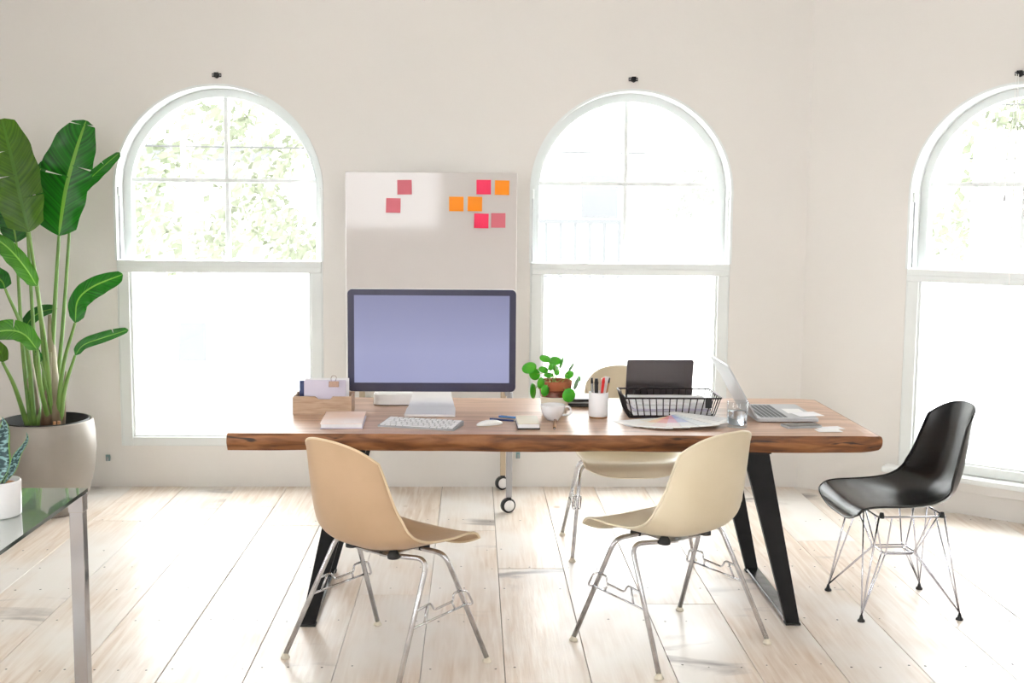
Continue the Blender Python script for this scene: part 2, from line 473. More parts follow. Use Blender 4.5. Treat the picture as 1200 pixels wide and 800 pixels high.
def arch_outline(cx, half, z0, spring, n=28):
    pts = [(cx - half, z0), (cx + half, z0), (cx + half, spring)]
    for k in range(1, n):
        a = PI * k / n
        pts.append((cx + half * math.cos(a), spring + half * math.sin(a)))
    pts.append((cx - half, spring))
    return pts

def wall_with_arches(x0, x1, z1, wins, thick):
    """front at y=0 facing -y, body to y=thick; built in strips so the holes are real"""
    bm = bmesh.new()
    def quad(a, b_, c, d):
        bm.faces.new([bm.verts.new(p) for p in (a, b_, c, d)])
    def rect(xa, xb, za, zb, y):
        quad((xa, y, za), (xb, y, za), (xb, y, zb), (xa, y, zb))
    xs = x0
    for (cx, half, zb, sp) in wins:
        for y in (0, thick):
            rect(xs, cx - half, 0, z1, y)
            rect(cx - half, cx + half, 0, zb, y)
            n = 28
            for k in range(n):
                a0, a1 = PI - PI * k / n, PI - PI * (k + 1) / n
                xa, xb = cx + half * math.cos(a0), cx + half * math.cos(a1)
                za, zb2 = sp + half * math.sin(a0), sp + half * math.sin(a1)
                quad((xa, y, za), (xb, y, zb2), (xb, y, z1), (xa, y, z1))
        xs = cx + half
        out = arch_outline(cx, half, zb, sp)
        for k in range(len(out)):
            p, q = out[k], out[(k + 1) % len(out)]
            quad((p[0], 0, p[1]), (p[0], thick, p[1]), (q[0], thick, q[1]), (q[0], 0, q[1]))
    for y in (0, thick): rect(xs, x1, 0, z1, y)
    quad((x0, 0, 0), (x0, thick, 0), (x0, thick, z1), (x0, 0, z1))
    quad((x1, 0, 0), (x1, thick, 0), (x1, thick, z1), (x1, 0, z1))
    quad((x0, 0, z1), (x1, 0, z1), (x1, thick, z1), (x0, thick, z1))
    bmesh.ops.remove_doubles(bm, verts=bm.verts, dist=1e-5)
    bmesh.ops.recalc_face_normals(bm, faces=bm.faces)
    return bm

WINS = [(-1.353, .545, .225, 1.600), (.840, .540, .225, 1.604)]
w = obj('wall_back', wall_with_arches(XL, XC, H, WINS, WT), M['wall'], kind='structure')
w.location = (0, D, 0)
w['label'] = 'warm white plaster wall with two tall arched windows'
WR = (1.085, .528, .205, 1.600)
w = obj('wall_right', wall_with_arches(0, LEN2, H, [WR], WT), M['wall'], kind='structure')
w.location = (XC, D, 0); w.rotation_euler = (0, 0, -PH)
w['label'] = 'angled warm white plaster wall with one arched window'
obj('wall_corner', B((XR + .08, (YE + YR) / 2, H / 2), (.16, YE - YR, H)), M['wall'], kind='structure')
# rear and left walls carry the big windows that light the room from behind the camera
def wall_rects(x0, x1, z1, holes):
    bm = bmesh.new()
    xs = x0
    for (a, b_, spans) in holes:
        if a > xs: box(bm, ((xs + a) / 2, 0, z1 / 2), (a - xs, .2, z1))
        z = 0
        for (z0, z2) in spans + [(z1, z1)]:
            if z0 > z: box(bm, ((a + b_) / 2, 0, (z0 + z) / 2), (b_ - a, .2, z0 - z))
            z = z2
        xs = b_
    box(bm, ((xs + x1) / 2, 0, z1 / 2), (x1 - xs, .2, z1))
    return bm
w = obj('wall_rear', wall_rects(XL, XR + .1, H, [(-1.68, -.97, [(1.28, 2.6)]), (-.97, -.45, [(1.28, 2.6)]), (2.3, 3.3, [(.9, 2.5)])]), M['wall'], kind='structure')
w.location = (0, YR - .1, 0)
w = obj('wall_left', wall_rects(YR, D + WT, H, [(-1.6, -.5, [(.7, 2.4)]), (1.2, 2.3, [(.7, 2.4)])]), M['wall'], kind='structure')
w.rotation_euler = (0, 0, PI / 2); w.location = (XL - .1, 0, 0)
obj('ceiling', B(((XL + XR) / 2, (YR + D) / 2, H + .06), (XR - XL + 1, D - YR + 1, .12)), M['ceiling'], kind='structure')

# floor: dark base with every board a part
bm = B(((XL + XR) / 2, (YR + D) / 2 + .1, -.05), (XR - XL + .6, D - YR + .5, .05))
floor = obj('floor', bm, M['subfloor'], kind='structure')
floor['label'] = 'wide bleached pine plank floor with knots and grey wear'
PWD = .2776
PX0 = -1.8435
edges = [-1.8435, -1.5644, -1.2823, -1.0083, -.7323, -.4508, -.1685, .1064, .3832, .6624, .9398, 1.2175, 1.4945, 1.7707]
while edges[0] > XL: edges.insert(0, edges[0] - PWD)
while edges[-1] < XR: edges.append(edges[-1] + PWD)
joints = {(.1064): [4.844], (.6624): [4.387], (-.4508): [4.507]}
nail_bm = bmesh.new()
NR = [5.113, 4.856, 4.58, 4.208, 3.76, 3.3, 5.62, 2.7]
for i in range(len(edges) - 1):
    x0, x1 = edges[i], edges[i + 1]
    js = joints.get(x0) or [(2.2 + (i * .61) % 1.2) if i % 3 else 5.2 + (i * .37) % .6]
    cuts = sorted([YR] + [js[0] - 3.4] + js + [] + [D + .02])
    cuts = [c for c in cuts if YR <= c]
    for a, c in zip(cuts, cuts[1:]):
        # planks stop at the angled wall
        y1 = c
        if x0 > XC:
            y1 = min(c, D - (x0 - XC) * math.tan(PH) + .04)
        if y1 - a < .1: continue
        g = .0012
        dz = random.uniform(-.0006, .0006)
        o = obj('plank', B(((x0 + x1) / 2, (a + y1) / 2, -.0125 + dz), (x1 - x0 - 2 * g, y1 - a - 2 * g, .025), bevel=.0012, seg=1), M['pine'], floor)
    for ny in NR:
        for fx in (.12, .5, .86):
            if random.random() < .25: continue
            yy = ny + random.uniform(-.02, .02)
            if x0 > XC and yy > D - (x0 - XC) * math.tan(PH): continue
            cx = x0 + (x1 - x0) * fx + random.uniform(-.02, .02)
            r_ = random.uniform(.003, .0048)
            vs = [nail_bm.verts.new((cx + r_ * math.cos(k * PI / 3), yy + r_ * math.sin(k * PI / 3), .0012)) for k in range(6)]
            nail_bm.faces.new(vs)
obj('nail_heads', nail_bm, M['darkrubber'], floor, kind='stuff')

# ------------------------------------------------------------------ windows
def arch_band(bm, cx, half, sp, w_in, y0, y1, z0, n=40, w_side=None):
    """a frame band following jambs and arch: outer radius half, inner half-w_in"""
    def path(h):
        p = [(cx - h, z0)]
        for k in range(n + 1):
            a = PI - PI * k / n
            p.append((cx + h * math.cos(a), sp + h * math.sin(a)))
        p.append((cx + h, z0))
        return p
    A, C = path(half), path(half - w_in)
    va = [[bm.verts.new((x, y, z)) for x, z in P] for P, y in ((A, y0), (C, y0), (C, y1), (A, y1))]
    m = len(A)
    for q in range(4):
        r0, r1 = va[q], va[(q + 1) % 4]
        for k in range(m - 1):
            bm.faces.new((r0[k], r0[k + 1], r1[k + 1], r1[k])).smooth = False
    for k in (0, m - 1):
        bm.faces.new([va[q][k] for q in range(4)])
    bmesh.ops.recalc_face_normals(bm, faces=bm.faces)

def arched_window(name, win, base, rz, label, mun_x, zmun=1.652, ztr=1.225, sill=False):
    cx, half, zb, sp = win
    root = empty(name, base, rz, label, None, None, 'structure')
    # bead on the wall edge
    bm = bmesh.new(); arch_band(bm, cx, half + .006, sp, .012, -.006, .01, ztr - .0, n=48)
    obj('edge_bead', bm, M['trim'], root)
    # deep white reveal lining of the upper opening
    bm = bmesh.new(); arch_band(bm, cx, half - .001, sp, .006, .0, .26, zb, n=48)
    obj('reveal_lining', bm, M['trim'], root)
    # upper sash frame set back
    bm = bmesh.new(); arch_band(bm, cx, half - .006, sp, .040, .135, .18, ztr - .02, n=48)
    obj('upper_frame', bm, M['trim'], root)
    bm = bmesh.new(); arch_band(bm, cx, half - .044, sp, .008, .125, .19, ztr - .02, n=48)
    obj('glazing_bead', bm, M['trim'], root)
    gi = half - .052
    bm = bmesh.new(); prism(bm, arch_outline(cx, gi + .004, ztr - .03, sp, 32), 'y', .158, .162)
    obj('upper_pane', bm, M['pane'], root)
    # muntins
    top = sp + math.sqrt(max(0, gi ** 2 - (mun_x - cx) ** 2))
    obj('muntin', B((mun_x, .155, (ztr + top) / 2), (.024, .03, top - ztr), bevel=.003, seg=1), M['trim'], root)
    obj('muntin', B((cx, .153, zmun), (2 * gi, .03, .024), bevel=.003, seg=1), M['trim'], root)
    # lower sash, near the wall face: meeting rail, stiles, bottom rail
    o = obj('meeting_rail', B((cx, .045, ztr - .032), (2 * half - .012, .12, .064), bevel=.004), M['trim'], root)
    obj('rail_lip', B((cx, -.018, ztr - .046), (2 * half - .016, .008, .030), bevel=.002), M['trim'], root)
    st = .058
    for s in (-1, 1):
        obj('stile', B((cx + s * (half - .006 - st / 2), .02, (zb + ztr - .06) / 2), (st, .05, ztr - .06 - zb), bevel=.004), M['trim'], root)
        obj('stile_bead', B((cx + s * (half - .006 - st - .006), .03, (zb + ztr - .01) / 2), (.013, .04, ztr - .07 - zb - .03), bevel=.002), M['trim'], root)
        # balance channel in the reveal
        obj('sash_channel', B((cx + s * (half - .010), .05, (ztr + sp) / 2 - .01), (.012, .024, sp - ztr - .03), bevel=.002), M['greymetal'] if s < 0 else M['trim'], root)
        obj('channel_cap', B((cx + s * (half - .010), .035, sp - .012), (.018, .03, .05), bevel=.003), M['trim'], root)
    obj('bottom_rail', B((cx, .02, zb + .024), (2 * half - .012 - 2 * st, .05, .048), bevel=.004), M['trim'], root)
    obj('bottom_bead', B((cx, .03, zb + .052), (2 * half - .012 - 2 * st, .04, .010), bevel=.002), M['trim'], root)
    bm = B((cx, .035, (zb + ztr) / 2 - .01), (2 * (half - st) - .01, .004, ztr - zb - .1))
    obj('lower_pane', bm, M['pane'], root)
    if sill:
        obj('sill_board', B((cx, -.03, zb - .017), (2 * half + .12, .10, .030), bevel=.008), M['trim'], root)
        obj('sill_apron', B((cx, -.012, zb - .062), (2 * half + .06, .03, .05), bevel=.004), M['wall'], root)
    return root

arched_window('window_1', WINS[0], (0, D, 0), 0, 'tall white arched sash window beside the big leafy plant', -1.337)
arched_window('window_2', WINS[1], (0, D, 0), 0, 'tall white arched sash window behind the desk laptops, right of the whiteboard', .822)
arched_window('window_3', WR, (XC, D, 0), -PH, 'tall white arched sash window in the angled wall with hanging cords', 1.072, sill=True)

# curtain brackets over each window
def bracket(loc, rz, label):
    r = empty('wall_bracket', loc, rz, label, 'bracket', 'dark brackets above the windows')
    obj('back_plate', B((0, -.003, 0), (.050, .006, .020), bevel=.002), M['blackplastic'], r)
    bm = bmesh.new(); prism(bm, [(-.010, .012), (.012, .012), (.012, -.012), (.002, -.018), (-.010, -.012)], 'y', -.028, -.004)
    obj('hook', bm, M['blacksteel'], r)
    for s in (-1, 1):
        obj('screw', B((s * .018, -.007, 0), (.007, .003, .009), bevel=.001), M['chrome'], r)
    return r
bracket((-1.351, D, 2.194), 0, 'small black bracket above the left arched window')
bracket((.836, D, 2.198), 0, 'small black bracket above the middle arched window')
q = V((XC, D, 2.172)) + EX * 1.061
bracket(q, -PH, 'small black bracket above the right arched window, holding cords')
# blind cords hanging from it
def cord(s0, s1, z1, label, tassel):
    root = empty('blind_cord', V((XC, D, 0)) + EX * s0 + EN * .02, -PH, label, 'cord', 'white cords at the right window')
    dx = s1 - s0
    obj('string', T(catmull([(0, -.022, 2.165), (dx * .3, -.03, 1.9), (dx * .8, -.035, z1 + .3), (dx, -.035, z1)], 6), .0022, n=6), M['cord'], root)
    if tassel:
        obj('tassel', L([(0, .03), (.004, .028), (.007, 0), (0, -.002)], n=10, c=(dx, -.035, z1 - .03)), M['greymetal'], root)
cord(1.055, 1.035, 1.60, 'short white blind cord with grey tassel at the right window', True)
cord(1.064, 1.086, .26, 'long white blind cord reaching the sill of the right window', False)
# small metal wall clips near the skirting
for loc, lab in (((-1.971, D, .159), 'small tarnished metal clip low on the wall right of the big planter'), ((.244, D, .177), 'small tarnished metal clip low on the wall behind the desk')):
    r = empty('wall_clip', loc, 0, lab, 'clip', 'tarnished clips low on the wall')
    obj('clip_plate', B((0, -.006, 0), (.022, .012, .034), bevel=.002), M['teal'], r)
    obj('clip_tongue', B((0, -.016, -.004), (.009, .012, .02), bevel=.002), M['greymetal'], r)

# ------------------------------------------------------------------ outdoors (blown out by daylight)
obj('ground', B((2, 26, -3.2), (70, 38, .2)), M['outside_ground'], kind='structure')
def tree(loc, h, r, label, seed):
    rnd = random.Random(seed)
    root = empty('tree', loc, 0, label, 'tree', 'leafy trees outside the windows')
    obj('trunk', T([(0, 0, 0), (.1, 0, h * .35), (-.05, .1, h * .75)], [.16, .12, .05], n=8), M['bark'], root)
    bm = bmesh.new()
    for k in range(3200):
        a, ph = rnd.uniform(0, 2 * PI), math.acos(rnd.uniform(-1, 1))
        q = r * rnd.uniform(.35, 1) ** .5
        c = V((q * math.sin(ph) * math.cos(a), q * math.sin(ph) * math.sin(a), h * .75 + q * .85 * math.cos(ph)))
        if noise.noise(c * .9 + V((seed, 0, 0))) < -.06: continue
        s = rnd.uniform(.045, .10)
        n_ = V((rnd.uniform(-1, 1), rnd.uniform(-1, 1), rnd.uniform(-1, 1))).normalized()
        x = n_.orthogonal().normalized() * s; y = n_.cross(x.normalized()) * s * .6
        bm.faces.new([bm.verts.new(c + p) for p in (x, y, -x, -y)])
    obj('crown', bm, M['foliage'], root, kind='stuff')
tree((-3.6, 13.5, -3.1), 6.6, 1.5, 'leafy tree seen through the left window, left part', 1)
tree((-1.9, 16.6, -3.1), 6.4, 1.5, 'leafy tree seen through the left window, lower right part', 2)
tree((6.0, 12.2, -3.1), 6.6, 1.5, 'leafy tree seen through the right window', 3)
tree((3.5, 16.2, -3.1), 6.2, .9, 'thin leafy tree at the right edge of the middle window view', 4)
def building(loc, wd, dp, ht, wins, label, rail=False):
    root = empty('building', loc, 0, label, 'building')
    obj('facade', B((0, dp / 2, ht / 2), (wd, dp, ht)), M['facade'], root)
    obj('cornice', B((0, -.1, ht), (wd + .4, .4, .3), bevel=.03), M['facadetrim'], root)
    for (x, z, a, b_) in wins:
        f = obj('window_frame', B((x, -.03, z), (a + .14, .08, b_ + .14)), M['facade'], root)
        obj('window_pane', B((x, -.08, z), (a, .03, b_)), M['facadewin'], f)
    if rail:
        bl = obj('balcony', B((0, -.6, 3.5), (2.6, 1.2, .15)), M['facade'], root)
        for k in range(12):
            obj('baluster', B((-1.25 + k * .227, -1.17, 4.0), (.05, .05, .85)), M['facadetrim'], bl)
        obj('handrail', B((0, -1.17, 4.45), (2.6, .07, .07)), M['facadetrim'], bl)
building((1.0, 19.5, -3.1), 8.5, 5, 7.2, [(-1.35, 4.75, .55, .9), (1.05, 4.85, .60, .7), (3.2, 4.75, .55, .9)],
         'pale apartment house with a balcony, seen through the middle window', True)
building((-6.0, 21.5, -3.1), 5, 5, 5.6, [(-.9, 2.2, .5, .7), (.9, 2.2, .5, .7)], 'pale low house behind the trees, seen through the left window')
for zz_, nm in ((2.35, 'upper'), (1.95, 'lower')):
    tag(obj('utility_wire', T([(-12, 8.6, zz_ + .12), (-3, 8.7, zz_), (4, 8.8, zz_ - .03), (14, 8.7, zz_ + .1)], .006, n=6), M['asphalt_wire']),
        'thin %s utility wire crossing outside the windows' % nm, 'wire', 'utility wires outside')

# ------------------------------------------------------------------ live edge desk
TZ = .715
TX0, TX1, TY0, TY1 = -.868, 1.462, 4.100, 4.935
YS = 4.525
desk = empty('desk', (.29, 4.5, 0), 0, 'long live-edge wooden desk on black trapezoid steel legs', 'desk')
O = V((.29, 4.5, 0))
def slab(y0, y1, seed, front=False):
    bm = bmesh.new()
    nx, nz = 90, 6
    th = .062
    rows = []
    for i in range(nx + 1):
        x = TX0 + (TX1 - TX0) * i / nx
        def fy(z):
            if not front: return y0
            w_ = .012 * noise.noise(V((x * 1.2, 5.1, z * 3))) + .005 * noise.noise(V((x * 9, 2, z * 40)))
            prof = .012 * math.sin(PI * min(1, max(0, (TZ - z) / th)))
            return y0 + .022 - .034 * (x - TX0) / (TX1 - TX0) - prof + w_ + .010 * ((TZ - z) / th)
        def by(z):
            return y1 if front else y1 + .02 * noise.noise(V((x * 1.1, 9.3, z * 4)))
        ring = []
        dx = 0
        for k in range(nz + 1):
            z = TZ - th * k / nz
            ring.append((x, fy(z), z - (.004 * noise.noise(V((x * 3, 7, 1))) if front and k == nz else 0)))
        for k in range(nz + 1):
            z = TZ - th + th * k / nz
            ring.append((x, by(z), z))
        rows.append(ring)
    # round the right end, slightly bevelled left end
    for i, ring in enumerate(rows):
        t = (nx - i) / 3.0
        if t < 1:
            for j, p in enumerate(ring):
                k = abs(TZ - th / 2 - p[2]) / (th / 2)
                ring[j] = (p[0] - .010 * k ** 3 * (1 - t), p[1] + (.020 * (1 - t) ** 2 if front and j <= nz else 0), p[2] + (-.004 if p[2] > TZ - .01 else .004) * (1 - t))
    vs = [[bm.verts.new(V(p) - O) for p in r] for r in rows]
    m = len(rows[0])
    for i in range(nx):
        for j in range(m):
            f = bm.faces.new((vs[i][j], vs[i + 1][j], vs[i + 1][(j + 1) % m], vs[i][(j + 1) % m]))
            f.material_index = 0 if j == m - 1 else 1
            f.smooth = j != m - 1 and j != nz
    for r in (vs[0], vs[-1]):
        f = bm.faces.new(r); f.material_index = 1
    bmesh.ops.recalc_face_normals(bm, faces=bm.faces)
    return bm
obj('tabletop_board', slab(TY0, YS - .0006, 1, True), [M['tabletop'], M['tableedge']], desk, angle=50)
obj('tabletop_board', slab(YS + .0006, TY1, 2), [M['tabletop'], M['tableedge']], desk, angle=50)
def leg(xt, xb, y):
    """tapering flat black leg leaning outwards"""
    bm = bmesh.new()
    zt, zb = .652, .008
    wt, wb, d = .094, .050, .030
    A = [bm.verts.new(V((x, yy, z)) - O) for x, yy, z in ((xb - wb / 2, y - d / 2, zb), (xb + wb / 2, y - d / 2, zb), (xb + wb / 2, y + d / 2, zb), (xb - wb / 2, y + d / 2, zb))]
    C = [bm.verts.new(V((x, yy, z)) - O) for x, yy, z in ((xt - wt / 2, y - d / 2, zt), (xt + wt / 2, y - d / 2, zt), (xt + wt / 2, y + d / 2, zt), (xt - wt / 2, y + d / 2, zt))]
    for k in range(4): bm.faces.new((A[k], A[(k + 1) % 4], C[(k + 1) % 4], C[k]))
    bm.faces.new(A[::-1]); bm.faces.new(C)
    bmesh.ops.bevel(bm, geom=bm.edges[:], offset=.002, segments=1, affect='EDGES')
    bmesh.ops.recalc_face_normals(bm, faces=bm.faces)
    return bm
for xt, xb in ((1.018, 1.175), (-.432, -.595)):
    for y in (4.165, 4.80):
        obj('leg', leg(xt, xb, y), M['blacksteel'], desk)
        obj('foot_pad', B(V((xb, y, .004)) - O, (.056, .04, .008), bevel=.002), M['darkrubber'], desk)
    fb = obj('floor_bar', B(V((xb, 4.4825, .014)) - O, (.050, .604, .012), bevel=.002), M['rawsteel'], desk)
    fb['label'] = 'raw grey steel bar joining the leg feet'
    obj('mounting_plate', B(V((xt, 4.4825, .648)) - O, (.10, .72, .010), bevel=.002), M['blacksteel'], desk)

# ------------------------------------------------------------------ shell chairs
def interp(tab, t):
    # smooth (Catmull-Rom) look-up in a table of (position, value)
    n = len(tab)
    for i in range(n - 1):
        if t <= tab[i + 1][0] or i == n - 2:
            a, b_ = tab[i], tab[i + 1]
            k = (t - a[0]) / (b_[0] - a[0])
            m0 = (b_[1] - tab[max(i - 1, 0)][1]) / (b_[0] - tab[max(i - 1, 0)][0]) * (b_[0] - a[0])
            m1 = (tab[min(i + 2, n - 1)][1] - a[1]) / (tab[min(i + 2, n - 1)][0] - a[0]) * (b_[0] - a[0])
            return (2 * k ** 3 - 3 * k * k + 1) * a[1] + (k ** 3 - 2 * k * k + k) * m0 + (3 * k * k - 2 * k ** 3) * b_[1] + (k ** 3 - k * k) * m1
SPINE = catmull([(0, .232, .372), (0, .228, .404), (0, .200, .426), (0, .15, .427), (0, .08, .418), (0, .0, .411), (0, -.07, .410), (0, -.13, .422), (0, -.178, .452), (0, -.208, .50), (0, -.228, .56), (0, -.241, .63), (0, -.251, .70), (0, -.260, .755), (0, -.266, .788)], 10)
def spine_at(t):
    x = t * (len(SPINE) - 1); i = min(int(x), len(SPINE) - 2); k = x - i
    p = SPINE[i].lerp(SPINE[i + 1], k)
    d = (SPINE[min(i + 2, len(SPINE) - 1)] - SPINE[max(i - 1, 0)]).normalized()
    n = V((0, -d.z, d.y)) * -1       # normal towards the sitter
    n = V((0, -d.z, d.y))
    if n.z < 0 and abs(n.z) > abs(n.y): n = -n
    return p, n
HW = [(0, .200), (.12, .218), (.3, .233), (.45, .230), (.58, .214), (.72, .190), (.86, .168), (1, .138)]
LIFT = [(0, .002), (.12, .008), (.25, .022), (.40, .048), (.52, .076), (.62, .090), (.74, .086), (.88, .066), (1, .042)]
def shell_mesh(th=.0045):
    nu, nv = 40, 64
    bm = bmesh.new()
    def surf(u, v):
        b0 = .085 * abs(u) ** 3.4
        b1 = 1 - .13 * abs(u) ** 3.0
        t = b0 + (b1 - b0) * v
        p, n = spine_at(t)
        # normal from tangent, always to the sitter's side
        w_ = interp(HW, t); lf = interp(LIFT, t)
        return V((u * w_, p.y, p.z)) + N(t) * lf * abs(u) ** 2.7
    def N(t):
        i = t * (len(SPINE) - 1); i0 = int(max(0, min(i - 13, len(SPINE) - 1))); i1 = int(max(1, min(i + 14, len(SPINE) - 1)))
        d = (SPINE[i1] - SPINE[i0]).normalized()
        # spine runs backwards then up: d=(0,-1,0) -> up ; d=(0,0,1) -> forward
        return V((0, d.z, -d.y))
    g = [[surf(-1 + 2 * i / nu, j / nv) for i in range(nu + 1)] for j in range(nv + 1)]
    nor = [[None] * (nu + 1) for _ in range(nv + 1)]
    for j in range(nv + 1):
        for i in range(nu + 1):
            a = g[j][min(i + 1, nu)] - g[j][max(i - 1, 0)]; b_ = g[min(j + 1, nv)][i] - g[max(j - 1, 0)][i]
            nor[j][i] = a.cross(b_).normalized()
    top = [[bm.verts.new(g[j][i] + nor[j][i] * th / 2) for i in range(nu + 1)] for j in range(nv + 1)]
    bot = [[bm.verts.new(g[j][i] - nor[j][i] * th / 2) for i in range(nu + 1)] for j in range(nv + 1)]
    for j in range(nv):
        for i in range(nu):
            bm.faces.new((top[j][i], top[j][i + 1], top[j + 1][i + 1], top[j + 1][i]))
            bm.faces.new((bot[j][i], bot[j + 1][i], bot[j + 1][i + 1], bot[j][i + 1]))
    loop = [(0, i) for i in range(nu)] + [(j, nu) for j in range(nv)] + [(nv, i) for i in range(nu, 0, -1)] + [(j, 0) for j in range(nv, 0, -1)]
    for k in range(len(loop)):
        a, b_ = loop[k], loop[(k + 1) % len(loop)]
        bm.faces.new((top[a[0]][a[1]], bot[a[0]][a[1]], bot[b_[0]][b_[1]], top[b_[0]][b_[1]]))
    bmesh.ops.recalc_face_normals(bm, faces=bm.faces)
    rim = [g[a][b_] for a, b_ in loop]
    return bm, rim

SH_BM, RIM = shell_mesh()
SH_ME = bpy.data.meshes.new('seat_shell'); SH_BM.to_mesh(SH_ME); SH_BM.free()
for p in SH_ME.polygons: p.use_smooth = True
rb = bmesh.new(); tube(rb, RIM[::2], .0042, n=6, closed=True)
RIM_ME = bpy.data.meshes.new('shell_rim'); rb.to_mesh(RIM_ME); rb.free()
def add_shell(root, m, rim_m, zs=1.0):
    me = SH_ME.copy(); me.materials.append(m)
    o = bpy.data.objects.new('seat_shell', me); COL.objects.link(o); o.parent = root; o.scale = (1, 1, zs)
    me = RIM_ME.copy(); me.materials.append(rim_m)
    r = bpy.data.objects.new('shell_rim', me); COL.objects.link(r); r.parent = o
    return o

def stacking_base(root):
    FX, FY, TXx, TZz = .265, .2125, .215, .395
    for s in (-1, 1):
        for q in (-1, 1):
            foot = V((s * FX, q * FY, .012))
            top = V((s * TXx, q * .040 + .02, TZz))
            inn = V((s * .085, q * .060 + .01, .388))
            pts = round_path([foot, top, inn, V((s * .03, q * .06 + .01, .384))], .045, 7)
            obj('leg', T(pts, .0085, n=10), M['tube'], root)
            obj('glide', L([(0, 0), (.015, 0), (.016, .004), (.011, .010), (.009, .018), (0, .018)], n=14, c=(foot.x, foot.y, 0)), M['glide'], root)
        # ganging bracket of bent wire on each side
        def on(q, z):
            k = (z - .012) / (TZz - .012)
            return V((s * FX, q * FY, .012)).lerp(V((s * TXx, q * .040 + .02, TZz)), k)
        off = V((s * .006, 0, 0))
        a0, a1 = on(1, .265), on(1, .215)
        b0, b1 = on(-1, .250), on(-1, .200)
        bm = bmesh.new()
        tube(bm, [a1 + off, b1 + off], .0036, n=6)
        up = [a0 + off, a0.lerp(b0, .18) + off, a0.lerp(b0, .18) + off + V((0, 0, -.024)), a0.lerp(b0, .62) + off + V((0, 0, -.024)), a0.lerp(b0, .70) + off + V((0, 0, .004)), b0 + off]
        tube(bm, round_path(up, .010, 3), .0036, n=6)
        tube(bm, [a0.lerp(b0, .78) + off, a1.lerp(b1, .80) + off], .0036, n=6)
        tube(bm, [a0.lerp(b0, .22) + off + V((0, 0, -.022)), a1.lerp(b1, .22) + off], .0036, n=6)
        ao = V((s * .022, .012, 0))
        tube(bm, round_path([a0 + off, a0 + ao, a1 + ao + V((0, .004, 0)), a1 + off], .012, 4), .0036, n=6)
        tube(bm, round_path([a0 - off, a0 + V((-s * .012, .014, 0)), a1 + V((-s * .012, .016, 0)), a1 - off], .010, 4), .0036, n=6)
        obj('ganging_bracket', bm, M['tube'], root)
    obj('under_plate', B((0, .01, .386), (.15, .15, .006), bevel=.002), M['tube'], root)
    for s in (-1, 1):
        for q in (-1, 1):
            obj('shock_mount', L([(0, 0), (.020, 0), (.020, .012), (.012, .026), (0, .026)], n=14, c=(s * .10, q * .07 + .01, .384)), M['darkrubber'], root)

def shell_chair(loc, face, label, m, rim_m, group):
    r = empty('shell_chair', loc, face - PI / 2, label, 'chair', group)
    add_shell(r, m, rim_m)
    stacking_base(r)
    return r
M['rim_tan'] = mat('tan_shell_edge', (.74, .60, .40), .35)
M['rim_cream'] = mat('cream_shell_edge', (.80, .72, .55), .35)
g_ = 'fibreglass shell chairs on tubular legs around the desk'
shell_chair((-.290, 3.829, 0), math.radians(48), 'tan shell chair on tubular steel legs at the left front of the desk', M['shell_tan'], M['rim_tan'], g_)
shell_chair((.695, 3.986, 0), math.radians(125.8), 'cream shell chair on tubular steel legs at the right front of the desk', M['shell_cream'], M['rim_cream'], g_)
shell_chair((.688, 5.16, 0), math.radians(-88.5), 'cream shell chair behind the desk, facing the dark laptop', M['shell_cream'], M['rim_cream'], g_)

# black chair on a wire base
bc = empty('wire_base_chair', (1.620, 4.376, 0), math.radians(182.5) - PI / 2, 'glossy black shell chair on a chrome wire base, right of the desk', 'chair')
add_shell(bc, M['shell_black'], M['shell_black'])
def wire_base(root):
    fx, fy = .180, .188
    tx, ty, tz = .150, .125, .385
    for s in (-1, 1):
        for q in (-1, 1):
            foot = V((s * fx, q * fy, .022))
            top = V((s * tx, q * ty, tz))
            mid = V((s * .050, q * .060, .222))
            bm = bmesh.new()
            tube(bm, [foot, top], .0038, n=6)
            for e in (-.006, .006):
                m2 = mid + V((s * e * .8, -q * e, 0))
                # foot -> centre -> up to the neighbouring seat corner
                t2 = V((s * tx * (.72 if e < 0 else 1.0), q * ty * (1.0 if e < 0 else .6), tz))
                tube(bm, round_path([foot + V((0, 0, .004)), m2, t2], .014, 3), .0032, n=6)
            tube(bm, [foot + V((0, 0, .002)), V((s * tx * .2, q * ty * 1.1, tz))], .0032, n=6)
            obj('wire_leg', bm, M['wire'], root)
            obj('glide', L([(0, 0), (.014, 0), (.014, .005), (.008, .011), (.005, .024), (0, .024)], n=12, c=(foot.x, foot.y, 0)), M['blackplastic'], root)
            obj('shock_mount', L([(0, 0), (.010, 0), (.010, .006), (.007, .020), (0, .020)], n=12, c=(s * tx, q * ty * .92, tz - .002)), M['darkrubber'], root)
    bm = bmesh.new()
    for dz, k in ((0, 1.0), (-.008, .86)):
        tube(bm, round_path([V((-.052 * k, -.062 * k, .222 + dz)), V((.052 * k, -.062 * k, .222 + dz)), V((.052 * k, .062 * k, .222 + dz)), V((-.052 * k, .062 * k, .222 + dz)), V((-.052 * k, -.062 * k, .222 + dz))], .01, 3), .0034, n=6)
    obj('wire_cross', bm, M['wire'], root)
    bm = bmesh.new()
    tube(bm, round_path([V((-.152, -.128, .386)), V((.152, -.128, .386)), V((.152, .128, .386)), V((-.152, .128, .386)), V((-.152, -.128, .386))], .02, 3), .0038, n=6)
    obj('top_frame', bm, M['wire'], root)
wire_base(bc)

# ------------------------------------------------------------------ rolling whiteboard
wb = empty('rolling_whiteboard', (-.218, 6.04, 0), 0, 'glossy off-white board on castors behind the monitor', 'whiteboard')
bo = obj('board', B((0, 0, 1.155), (.868, .024, 1.075), bevel=.003), M['board'], wb)
